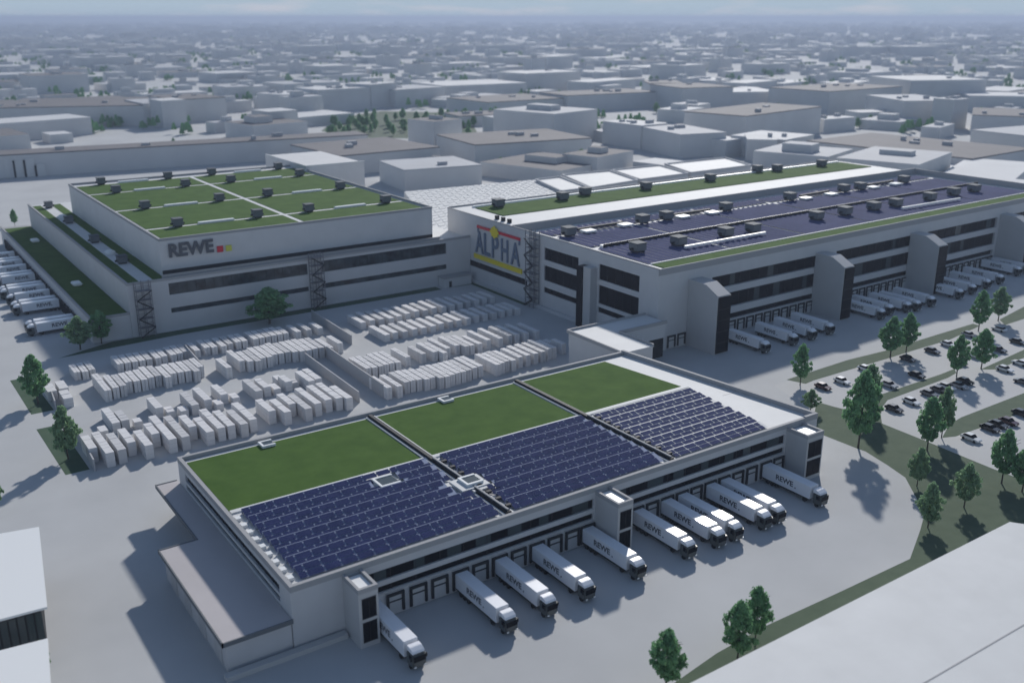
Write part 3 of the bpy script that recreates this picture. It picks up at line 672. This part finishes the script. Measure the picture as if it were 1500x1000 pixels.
for k, (px_, py_) in enumerate(((73,570),(96,580),(90,566))):
    x, y = G(px_, py_, 2); o = bpy.data.objects.new('goods_stack', stack_mesh(2, 2.8, 2.4, 7, 1, k, 0)); col.objects.link(o); o.location = (x, y-4, 0)
    tag(o, 'pale goods stack at the left gate of the yard, %s of three' % ('outer', 'inner', 'middle')[k], 'goods stack', 'stacks at the yard gate')
# yard walls
def ywall(x0, y0, x1, y1, h, lab):
    m = MB(); edge_wall(m, (x0, y0), (x1, y1), .35, 0, h); o = m.build('yard_wall', M['fence']); tag(o, lab, 'wall', 'concrete walls round the yard blocks')
ywall(38.6,226.7,39.4,250,3.0,'grey wall along the left side of the lower left stacks')
ywall(38.9,272.3,41,296,2.6,'short grey wall between the left hedge strip and the yard')
ywall(108.2,231.0,109.3,270,3.2,'grey wall at the right side of the lower left stacks')
ywall(115.3,230.4,116.5,270,4.0,'tall grey wall at the left side of the right-hand stacks')
ywall(128.6,278,129.8,312,3.2,'grey wall at the right side of the upper left stacks')
ywall(80.4,277,82.0,300,3.0,'grey wall inside the upper left stacks beside a gap')
# ================================================================ CARS
CARM = {'white': (.7,.7,.7), 'black': (.012,.012,.015), 'silver': (.32,.33,.35), 'dark': (.04,.045,.06), 'dark red': (.06,.012,.015), 'grey': (.12,.125,.13)}
def make_car(cname):
    paint = mat('paint_'+cname.replace(' ', '_'), CARM[cname], .25, coat=.6)
    t = empty('parked_car', 'x', 'car'); s = 1.12
    m = MB(lambda x, y, z: (x*s, y*s, z*s))
    m.profile([(-2.2,.35),(2.2,.35),(2.25,.85),(1.9,.98),(-1.0,.95),(-2.15,.78)], -.9, .9); m.build('body', paint, t, bevel=.06)
    m = MB(lambda x, y, z: (x*s, y*s, z*s)); m.profile([(-1.0,.96),(1.75,.99),(1.3,1.4),(-.35,1.42)], -.78, .78); c = m.build('cabin', M['glass'], t, bevel=.04)
    m = MB(lambda x, y, z: (x*s, y*s, z*s)); m.box(-.7,.7,-.3,1.25,1.43,1.47); m.build('roof', paint, t, bevel=.015)
    for y in (-1.35, 1.35):
        for q in (-1, 1):
            m = MB(lambda x, y, z: (x*s, y*s, z*s)); x0, x1 = sorted((q*.72, q*.93)); cyl_x(m, x0, x1, y, .33, .33, 12); m.build('wheel', M['tyre'], t)
    for q in (-.62, .62):
        m = MB(lambda x, y, z: (x*s, y*s, z*s)); m.box(q-.18,q+.18,-2.24,-2.15,.6,.74); m.build('headlight', M['skyl'], t)
    remember(t); return t
CARP = {}
CARS = [('dark red',221.2,166.3),('white',229.4,166.2),('white',243.8,168.9),('silver',237.9,156.6),('black',251.5,157),('dark',275.1,167.6),('white',285.1,168.6),
 ('black',223.4,144.7),('white',231.7,145.2),('grey',241.0,145.9),('dark',245.9,146.1),('white',249.9,146.4),('silver',253.6,144.9),('black',258.3,146),('white',277.6,145.3),('white',286.8,145.7),('black',306,157.5),('dark',262.1,167.3),
 ('silver',299.9,170.5),('dark',293.3,156.4),('grey',272,156.5),('white',281.6,156.8),('white',222.3,121.9),('black',232.0,122.7),('black',236.0,122.9),('dark red',240.0,122.4),('black',248.3,123.6),('grey',271.9,136.6),('white',295.5,146.5),('black',300.8,134),('silver',263.5,123.9),('white',314,168.5)]
rowname = lambda y: 'rear' if y > 162 else ('second' if y > 151 else ('third' if y > 135 else 'nearest'))
cnt = {}
for c, x, y in sorted(CARS, key=lambda q: q[1]):
    rn = rowname(y); key = (c, rn); cnt[key] = cnt.get(key, 0)+1
    total = sum(1 for q in CARS if q[0] == c and rowname(q[2]) == rn)
    lab = '%s parked car in the %s car park row' % (c, rn) + ('' if total == 1 else ', %s %s one from left' % (ORD[cnt[key]], c))
    rz = R(rnd.uniform(-2,2)+(180 if rnd.random() < .2 else 0)-3)
    if c not in CARP:
        CARP[c] = make_car(c); o = CARP[c]; o.location = (x, y, 0); o.rotation_euler = (0,0,rz); o['label'] = lab; o['group'] = 'cars in the car park'
    else: copy_thing(CARP[c], (x, y, .005), rz, label=lab, group='cars in the car park')

# ================================================================ TREES
def crown_mesh(seed, n, leaf, kind, squat=1.0):
    r = random.Random(seed); mb = MB()
    # clumps spread over a layered ovoid, unit size: height 1 (z .16-1), radius .5
    cl = []
    NC = 110
    for i in range(NC):
        t = ((i+r.random())/NC)**1.1; z = .23+.72*t
        rad = .47*(min(1, (t+.10)/.40)**.6)*((1-t)**.46 if t > .3 else .7**.46*1.0)/(.7**.46)
        rad = max(.03, rad*(.9+.12*math.sin(t*30+seed)+r.uniform(-.08,.1))); a = i*2.39996+r.uniform(-.5,.5); q = rad*math.sqrt(r.random()*.85+.15)
        q = max(0, q-.05)
        cl.append((q*math.cos(a), q*math.sin(a), z+r.uniform(-.02,.02), r.uniform(.055,.10)))
    for i in range(n):
        cx, cy, cz, cr = r.choice(cl)
        d = Vector((r.gauss(0,1), r.gauss(0,1), r.gauss(0,.7))).normalized()*cr*(r.random()**.4)
        p = Vector((cx, cy, cz))+Vector((d.x, d.y, d.z*.75))
        nrm = (d.normalized()*.7+Vector((r.uniform(-1,1), r.uniform(-1,1), r.uniform(-.2,1.2)))).normalized()
        u = nrm.cross(Vector((r.uniform(-1,1), r.uniform(-1,1), .3))).normalized(); v = nrm.cross(u); s = leaf*r.uniform(.6,1.3)
        mb.quad(p-u*s-v*s*.6, p+u*s-v*s*.6, p+u*s*.8+v*s*.7, p-u*s*.7+v*s*.8)
    o = mb.build('crown', M['leafa'] if kind == 0 else M['leafb'], fix=False); d = o.data; bpy.data.objects.remove(o); return d
def trunk_mesh(seed):
    r = random.Random(seed); mb = MB(); mb.tube((0,0,0),(.01,0,.3),.022,.016,7); mb.tube((.01,0,.3),(0,.01,.85),.016,.005,6)
    for i in range(7):
        a = r.random()*6.28; z = .25+.08*i; mb.tube((0,0,z),(.28*math.cos(a),.28*math.sin(a),z+.14),.008,.003,5)
    o = mb.build('trunk', M['bark'], fix=False); d = o.data; bpy.data.objects.remove(o); return d
for lm in (M['leafa'], M['leafb']):
    n = lm.node_tree; b = n.nodes['Principled BSDF']; tl = n.nodes.new('ShaderNodeBsdfTranslucent'); ms = n.nodes.new('ShaderNodeMixShader'); ms.inputs[0].default_value = .45
    src = b.inputs['Base Color'].links[0].from_socket; n.links.new(src, tl.inputs[0]); o_ = n.nodes['Material Output']
    n.links.new(b.outputs[0], ms.inputs[1]); n.links.new(tl.outputs[0], ms.inputs[2]); n.links.new(ms.outputs[0], o_.inputs[0])
PRO = []
for k in range(5):
    PRO.append((crown_mesh(k+1, 6500, .0215, 0 if k < 3 else 1), trunk_mesh(k)))
FARP = [(crown_mesh(k+20, 600, .06, 0), trunk_mesh(k+20)) for k in range(3)]
def tree(px_, py_, ytop, wpx, label, k, far=False, grp=None, name='broadleaf_tree'):
    x, y = G(px_, py_); h = height_at(x, y, ytop); dist = Vector((x, y, -CAMZ)).dot(_F); wd = wpx*dist/FPX
    cm, tm = (FARP if far else PRO)[k % (3 if far else 5)]
    t = empty(name, label, 'tree', (x, y, 0), rnd.random()*6, grp); t.scale = (wd*1.15, wd*1.15, h)
    for nm, me in (('crown', cm), ('trunk', tm)):
        o = bpy.data.objects.new(nm, me); col.objects.link(o); o.parent = t
    return t
TR = [(1172,564,503,34,'slim tree at the tip of the upper grass strip',0),(1187,602,570,30,'small tree just behind the right end of the front hall',3),
 (1257,655,540,62,'largest tree, on the lawn edge right of the front hall',1),(1270,606,533,44,'tree standing right behind the largest tree, by the car park',4),
 (1304,524,463,44,'left tree of the pair on the upper strip before the docked lorries',2),(1327,516,458,36,'right tree of the pair on the upper strip before the docked lorries',0),
 (1433,485,424,34,'left tree of the pair by the car park exit, upper strip',1),(1462,470,420,34,'right tree of the pair by the car park exit, upper strip',3),
 (1401,552,490,38,'tree at the end of the middle car park strip',2),(1437,540,482,40,'tree across the driveway from the middle strip end',0),
 (1358,659,580,46,'front tree of the pair at the lawn edge beside the car park',1),(1379,641,566,36,'rear tree of the pair at the lawn edge beside the car park',4),
 (1343,712,655,35,'light green round tree on the lawn beside the curved road edge',3),(1359,772,706,42,'light green tree at the bend of the curved road edge',4),
 (1412,743,678,44,'light green tree in the middle of the lower lawn',3),(1467,708,628,50,'dark tree on the lower lawn near the right picture edge',2),
 (1497,720,655,48,'tree cut by the right picture edge on the lower lawn',1),(1480,625,588,0,'',0),
 (975,1010,920,64,'tree cut by the bottom picture edge beside the verge',2),(1080,966,880,58,'front tree of the pair on the lower verge',0),(1106,940,857,50,'rear tree of the pair on the lower verge',1),
 (118,512,463,44,'left tree of the pair before the REWE hall dock wing',3),(149,503,454,38,'right tree of the pair before the REWE hall dock wing',2),
 (56,592,518,46,'tree on the upper left hedge strip of the yard',1),(100,672,594,46,'tree on the lower left hedge strip of the yard',4),
 (395,474,421,72,'wide dark tree before the REWE hall front',0),(22,331,306,13,'small tree behind the dock wing at the far left',2),
 (-3,745,692,22,'tree cut by the left picture edge',3),(66,990,938,24,'bush-like tree beside the white building at the lower left',4),(52,945,922,20,'small tree in the gap between the two white buildings',3)]
for a in TR:
    if a[3]: tree(*a[:5], a[5])
# park trees in the city
pk = []
for k in range(64):
    x = rnd.uniform(478, 695); yb = 200-32*rnd.random()*(1-abs(x-570)/260)-8*(x > 640); pk.append((x, yb))
pk.sort(key=lambda q: -q[1])
bands_ = [pk[i:i+22] for i in range(0, len(pk), 22)]
for bi, b in enumerate(bands_):
    for k, (x, yb) in enumerate(sorted(b)):
        tree(x, yb, yb-rnd.uniform(11,17), rnd.uniform(8,12), 'park tree in the city, %s from the left in the %s row' % (ORD[k+1], ('near','middle','far')[bi]), k, True, 'trees in the city park')
sheet('park_lawn', pxs([(470,192),(500,172),(560,163),(640,165),(690,178),(700,196),(600,203),(520,202)]), .012, M['grass'])
CT = [(585,268,250,'behind the REWE hall corner, by the wedge building'),(718,252,234,'left of the row before the brown-roofed hall'),(734,249,230,'second in the row before the brown-roofed hall'),(792,243,224,'third in the row before the brown-roofed hall'),(826,236,213,'fourth in the row before the brown-roofed hall'),(851,242,218,'right end of the row before the brown-roofed hall'),
 (983,217,186,'between the grey cube building and the hall beside it'),(1190,228,207,'left of two dark trees behind the long green roof'),(1212,226,203,'right of two dark trees behind the long green roof'),(686,205,186,'at the right edge of the city park'),(692,150,136,'before the long pale hall with a ribbed roof'),(762,148,134,'at the right end of the long pale hall'),(708,222,207,'on the bright square beyond the REWE hall'),(636,222,207,'on the bright square, left one'),
 (1208,192,172,'by the white low house, left'),(1230,186,170,'by the white low house, middle'),(1255,188,172,'by the white low house, right'),(1274,184,168,'by the white low house, far right'),(1291,182,167,'next to the white pavilion'),(961,166,150,'on the bright yard between two halls, left'),(990,166,152,'on the bright yard between two halls, right'),(426,196,184,'on the long brown-roofed warehouse street, right'),(254,210,202,'on the long warehouse street, left'),(1424,250,240,'beside the bright yard at the right edge')]
for k, (x, yb, yt, l) in enumerate(CT): tree(x, yb, yt, (yb-yt)*.72, 'distant dark tree '+l, k, True, 'single trees in the city')

# ================================================================ NEIGHBOUR BUILDINGS (corners of the frame)
def pbuild(name, label, pts, h, roofmat, wallmat, cat='building', rooft=.4, over=.0, parapet=False, inset=0):
    t = empty(name, label, cat, (pts[0][0], pts[0][1], 0)); f = lambda x, y, z: (x-pts[0][0], y-pts[0][1], z)
    c = Vector((sum(p[0] for p in pts)/len(pts), sum(p[1] for p in pts)/len(pts)))
    m = MB(f); m.prism([(p[0]+(c.x-p[0])*inset, p[1]+(c.y-p[1])*inset) for p in pts], 0, h-rooft); m.build('wall', wallmat, t)
    pp = [(p[0]+(p[0]-c.x)*over, p[1]+(p[1]-c.y)*over) for p in pts]
    m = MB(f); m.prism(pp, h-rooft+.003, h); r = m.build('roof', roofmat, t)
    return t, f, r
# big white roof, lower right
zr = 9.0
a, b, c = G(1479,764,zr), G(1050,980,zr), G(1560,785,zr)
d = Vector((b[0]-a[0], b[1]-a[1])).normalized(); n_ = Vector((-d.y, d.x));  n_ = n_ if n_.dot(Vector(a)) < 0 else -n_
A_ = Vector(a); e1 = A_+d*150; e2 = e1+n_*70; e3 = A_+n_*70
e3 = Vector((A_.x+45, A_.y-62)); e2 = e3+d*150
t, f, r = pbuild('white_hall', 'vast white-roofed hall cut by the lower right corner', [tuple(A_), tuple(e1), tuple(e2), tuple(e3)], zr, M['roofw'], M['wall'])
p, q = G(1350,1002,zr), G(1520,903,zr)
m = MB(f); edge_wall(m, p, q, .2, zr+.002, zr+.05); m.build('roof_joint', M['coping'], r)
# two white buildings, lower left
zr = 10.0
q4 = pxs([(57,771),(69,888),(-70,925),(-80,795)], zr)
t, f, r = pbuild('white_building', 'white flat-roofed building at the left edge, the upper of two', q4, zr, M['skyl'], M['dark'], inset=.14)
q5 = pxs([(70,934),(76,1030),(-60,1070),(-70,970)], zr)
t2, f2, r2 = pbuild('white_building', 'white flat-roofed building in the lower left corner, the lower of two', q5, zr, M['skyl'], M['wall'], inset=.14)
m = MB(f)
cq = sum((Vector(q) for q in q4), Vector((0,0)))/4; p0, p1 = [Vector(q).lerp(cq, .14) for q in (q4[1], q4[2])]
for i in range(9):
    a_ = p0+(p1-p0)*(i/9); b_ = p0+(p1-p0)*((i+.8)/9); nn = Vector((-(p1-p0).y, (p1-p0).x)).normalized()*.1
    if nn.dot(p0) > 0: nn = -nn
    m.prism([tuple(a_+nn*.5), tuple(b_+nn*.5), tuple(b_+nn), tuple(a_+nn)], 1, 8.2)
m.build('window', M['glass2'], t)

# ================================================================ CITY
FOOT = []
def hallb(x0, y0, x1, y1, ytop, depth, roof, label, wallm='cw', extra=None, hmax=60):
    a = Vector(G(x0, y0)); b = Vector(G(x1, y1)); h = min(hmax, height_at(a.x, a.y, ytop)); d = (b-a).normalized(); n = Vector((-d.y, d.x))
    if n.dot(a+b) < 0: n = -n
    pts = [tuple(a), tuple(b), tuple(b+n*depth), tuple(a+n*depth)]
    cen = (a+b)/2+n*depth/2; FOOT.append((cen.x, cen.y, max((b-a).length, depth)*.5))
    for k in range(1, 4): 
        q = a+(b-a)*k/4+n*depth/2; FOOT.append((q.x, q.y, depth*.6))
    t, f, r = pbuild('city_building', label, pts, h, M[roof], M[wallm], rooft=.8)
    L = (b-a).length
    rr = random.Random(int(x0*7+y0))
    for k in range(rr.randint(1, 4)):      # roof boxes / skylight strips
        u = rr.uniform(.1,.8)*L; v = rr.uniform(.15,.75)*depth; s = rr.uniform(3,8); s2 = rr.uniform(2,4)
        c = a+d*u+n*v; m = MB(f); m.prism([tuple(c), tuple(c+d*s), tuple(c+d*s+n*s2), tuple(c+n*s2)], h+.01, h+rr.uniform(1,3)); m.build('roof_box', M['cg'], r)
    return t
HB = [
 (0,189,213,184,158,110,'cb','long hall with brown roof edge at the left, beyond the bright strip'),
 (213,184,262,181,152,60,'cg','short grey end block of the long left hall'),
 (264,180,333,175,146,70,'cb','dark grey hall to the right of the long left hall'),
 (-60,214,136,197,186,45,'cr','low white-roofed hall on the left in front of the long hall'),
 (-80,267,540,226,232,26,'cb','very long low warehouse with brown roof behind the REWE hall'),
 (500,258,645,243,228,75,'cb','wide low hall with dark roof behind the REWE hall corner'),
 (593,281,706,272,249,45,'cg','wedge-like grey building directly behind the REWE hall corner'),
 (696,246,866,234,212,70,'cb','brown-roofed hall beyond the tiled white roof'),
 (745,200,856,192,176,45,'cg','striped office block beyond the brown-roofed hall'),
 (672,186,756,182,170,40,'cb','low dark hall left of the striped office block'),
 (653,149,771,143,126,90,'cr','long pale hall with ribbed roof above the park'),
 (580,158,652,152,132,60,'cg','dark grey twin-gabled hall above the park'),
 (545,160,582,156,124,40,'cw','pale cube building left of the twin-gabled hall'),
 (468,165,543,160,132,50,'cr','pale block above the left end of the park'),
 (333,150,372,148,128,45,'cg','grey block right of the dark hall'),
 (420,168,468,163,139,45,'cr','white-roofed block left of the park'),
 (372,160,420,160,142,45,'cg','flat block between the dark hall and the park'),
 (715,172,830,164,150,80,'cb','brown-roofed hall above the striped office block'),
 (770,140,850,135,108,60,'cr','white-roofed block right of the long pale hall'),
 (830,165,962,158,140,60,'cb','long brown hall right of the striped office block'),
 (890,212,938,216,183,45,'cr','pale grey house between the hall and the grey cube'),
 (938,219,976,215,184,45,'cw','grey cube building behind the white roofs'),
 (864,204,892,209,190,30,'cg','small grey house beyond the row of trees'),
 (995,232,1062,228,197,60,'cg','broad grey block behind the large white roofs'),
 (1062,232,1090,228,206,40,'cw','dark narrow block beside the broad grey block'),
 (1092,236,1136,237,204,35,'cw','grey block with a small white roof light'),
 (1148,235,1190,226,205,45,'cr','grey block with white roof behind the long green roof'),
 (1090,214,1200,196,170,60,'cb','large grey hall at the middle of the right side'),
 (960,196,1090,205,188,50,'cb','flat brown hall before the large grey hall'),
 (949,150,1000,150,122,60,'cb','dark brown-roofed hall beyond the bright yard'),
 (998,164,1072,161,129,70,'cb','tall dark grey hall standing above the bright yard'),
 (1072,161,1140,160,135,70,'cr','white-roofed hall right of the tall dark grey hall'),
 (1140,161,1196,158,142,60,'cb','grey-pink hall right of the white-roofed hall'),
 (1212,170,1318,160,134,80,'cb','wide tall hall on the right with dark roof'),
 (1258,182,1320,180,165,25,'cr','white pavilion below the wide tall hall'),
 (1206,194,1252,190,175,20,'cr','low white house among four trees'),
 (1320,184,1398,183,148,80,'cg','grey cube with a white roof patch on the right'),
 (1392,190,1414,188,146,22,'cr','slim white tower on the right'),
 (1180,232,1420,262,206,85,'cb','long brown-roofed hall on the right behind the warehouse'),
 (1418,226,1560,245,190,90,'cg','large grey hall at the right edge'),
 (1420,198,1560,204,168,80,'cb','dark-roofed hall at the right edge, behind the large grey one'),
 (1416,164,1540,166,140,60,'cr','pale hall with white roof at the far right'),
 (1330,160,1440,158,118,90,'cr','big pale hall beyond the slim white tower'),
]
for h_ in HB: hallb(*h_)
# wavy white roofs and tiled hall right behind the warehouse
t, f, r = pbuild('tiled_roof_hall', 'low hall with a white tiled roof between the REWE hall and the warehouse', pxs([(652,362),(592,281),(800,262),(885,287)], 8), 8, M['roofw'], M['cw'])
pa, pb, pc, pd = [Vector(q) for q in pxs([(652,362),(592,281),(800,262),(885,287)], 8)]
m = MB(f)
for i in range(26):
    for j in range(22):
        def L2(u, v): return pa.lerp(pb, v).lerp(pd.lerp(pc, v), u)
        q = [L2((i+.08)/26,(j+.1)/22), L2((i+.9)/26,(j+.1)/22), L2((i+.9)/26,(j+.85)/22), L2((i+.08)/26,(j+.85)/22)]
        m.prism([tuple(s_) for s_ in q], 8.003, 8.12+.1*((i+j) % 2))
m.build('roof_tiles', M['roofw'], r)
for k, q in enumerate(([(785,264),(820,260),(862,276),(822,281)], [(824,257),(893,251),(934,265),(866,276)], [(897,250),(966,243),(1008,255),(938,264)], [(974,241),(1062,232),(1100,243),(1012,254)])):
    q = [q[3], q[2], q[1], q[0]]
    t, f, r = pbuild('white_roof_hall', 'low hall with a broad white roof behind the warehouse, %s from the left' % ORD[k+1], pxs(q, 9), 9, M['roofw'], M['cw'], rooft=.6)
    t['group'] = 'white-roofed halls behind the warehouse'
    P4 = [Vector(s_) for s_ in pxs(q, 9)]; m = MB(f)
    for e in range(4): edge_wall(m, tuple(P4[e]), tuple(P4[(e+1) % 4]), 1.0, 9.003, 9.8)
    m.build('roof_edge', M['cg'], r)
# white storage boxes at the far left
for k in range(5):
    a = Vector(G(-6+k*15.5, 262-k*.8)); h = 12 if k < 4 else 8
    t, f, r = pbuild('storage_silo', 'tall pale storage block at the far left, %s from the left' % ORD[k+1], [(a.x,a.y),(a.x+5.2,a.y+.3),(a.x+5,a.y+6),(a.x,a.y+6)], h, M['cr'], M['roofw'])
    t['group'] = 'storage blocks at the far left'; m = MB(f); m.box(a.x-1.2,a.x-.02,a.y+1,a.y+4,0,h-1); m.build('gap_shade', M['dark'], t)  # dark filler painted in for the shade in the gap beside each block

# procedural districts
allb = []
cr_ = random.Random(11)
def clear(x, y, r):
    if 0 < x < 480 and 100 < y < 640 - .35*x: return False
    px_, py_ = P(x, y)
    if 460 < px_ < 710 and 160 < py_ < 206: return False
    if py_ > 262 and px_ < 700: return False
    for fx, fy, fr in FOOT:
        if (x-fx)**2+(y-fy)**2 < (fr*.75+r*.9)**2: return False
    return True
dist = 560.0
while dist < 17000:
    step = 58+dist*.021
    halfw = math.tan(R(30))*dist
    n = int(2*halfw/(70+dist*.021))
    for i in range(n):
        s = -halfw+2*halfw*(i+cr_.random())/n; dd = dist+cr_.uniform(-.5,.5)*step
        c = _fw*dd+_rt*s
        x, y = c.x, c.y
        big = cr_.random()
        wx = cr_.uniform(18,45) if big < .6 else cr_.uniform(45,110); wy = cr_.uniform(14,34) if big < .6 else cr_.uniform(30,70)
        hh = cr_.uniform(6,14) if cr_.random() < .82 else cr_.uniform(14,26)
        if dist > 2500: hh *= 1.1; wx *= 1.2
        if dist > 6000: hh *= 1.4; wx *= 1.5; wy *= 1.3
        if clear(x, y, max(wx, wy)/2): allb.append((dd, s, x, y, wx, wy, hh, R(12*math.sin(x*.0017)+9*math.cos(y*.0013)+cr_.uniform(-4,4)), cr_.random()))
    dist += step
def inview(b):
    px_, py_ = P(b[2], b[3]); return -30 < px_ < 1530
vis = [b for b in allb if inview(b)]; vis.sort(key=lambda b: b[0])
near = vis[:245]; far_ = [b for b in allb if b not in set(near)]
def bmesh_box(mb, b, o=(0,0)):
    dd, s, x, y, wx, wy, hh, rz, q = b
    c_, s_ = math.cos(rz), math.sin(rz)
    def T(u, v): return (x-o[0]+u*c_-v*s_, y-o[1]+u*s_+v*c_)
    top = 1 if q < .42 else (2 if q < .66 else 3)
    mb.prism([T(-wx/2,-wy/2),T(wx/2,-wy/2),T(wx/2,wy/2),T(-wx/2,wy/2)], 0, hh, top=top)
    if q > .2 and wx > 25:
        k = (q*7) % 1; w3 = wx*(.12+.2*k)
        mb.prism([T(-wx*.3*k,-wy*.2),T(-wx*.3*k+w3,-wy*.2),T(-wx*.3*k+w3,wy*.2),T(-wx*.3*k,wy*.2)], hh+.02, hh+2.5+3*k, top=top)
    if wx > 60:
        mb.prism([T(wx*.2,wy/2),T(wx*.45,wy/2),T(wx*.45,wy/2+14),T(wx*.2,wy/2+14)], 0, hh*.7, top=1)
CM = [M['cw'], M['cr'], M['cb'], M['cg']]
for bi in range(0, len(near), 35):
    grp = sorted(near[bi:bi+35], key=lambda b: P(b[2], b[3])[0])
    for k, b in enumerate(grp):
        mb = MB(); bmesh_box(mb, b, (b[2], b[3])); o = mb.build('city_building', CM, fix=False); o.location = (b[2], b[3], 0)
        rc = 'white' if b[8] < .42 else ('brown' if b[8] < .66 else 'grey')
        tag(o, '%s-roofed %s city building, %s from the left in the %s belt of blocks' % (rc, 'tall' if b[6] > 14 else 'low', ORD[k+1], ORD[bi//35+1]), 'building', 'city blocks beyond the industrial site')
mb = MB()
for b in far_: bmesh_box(mb, b)
o = mb.build('distant_city', CM, fix=False); tag(o, 'hazy carpet of distant city buildings reaching to the horizon', 'city', kind='stuff')
# distant tree clumps as stuff
mb = MB(); tr_ = random.Random(5)
for i in range(900):
    dd = 900*math.exp(tr_.random()*2.4); s = tr_.uniform(-1,1)*dd*.58; c = _fw*dd+_rt*s
    if not clear(c.x, c.y, 8): continue
    for k in range(7):
        p = c+Vector((tr_.gauss(0,5), tr_.gauss(0,5), tr_.uniform(3,9))); r_ = tr_.uniform(2,4)
        mb.tube(p-Vector((0,0,r_)), p+Vector((0,0,r_)), r_*.9, r_*.3, 5)
o = mb.build('distant_trees', M['leafa'], fix=False); tag(o, 'dark specks of trees scattered between the distant city buildings', 'trees', kind='stuff')

# ================================================================ HAZE
hm = bpy.data.materials.new('haze'); hm.use_nodes = True; n = hm.node_tree; n.nodes.clear()
ho = n.nodes.new('ShaderNodeOutputMaterial'); pv = n.nodes.new('ShaderNodeVolumePrincipled')
pv.inputs['Color'].default_value = (.50,.59,.77,1); pv.inputs['Density'].default_value = .00015; pv.inputs['Anisotropy'].default_value = .2
n.links.new(pv.outputs[0], ho.inputs['Volume'])
mb = MB(); mb.box(-21000,66000,-21000,66000,-1,112); o = mb.build('haze', hm); tag(o, kind='stuff', label='thin blue haze lying over the whole city', cat='haze')
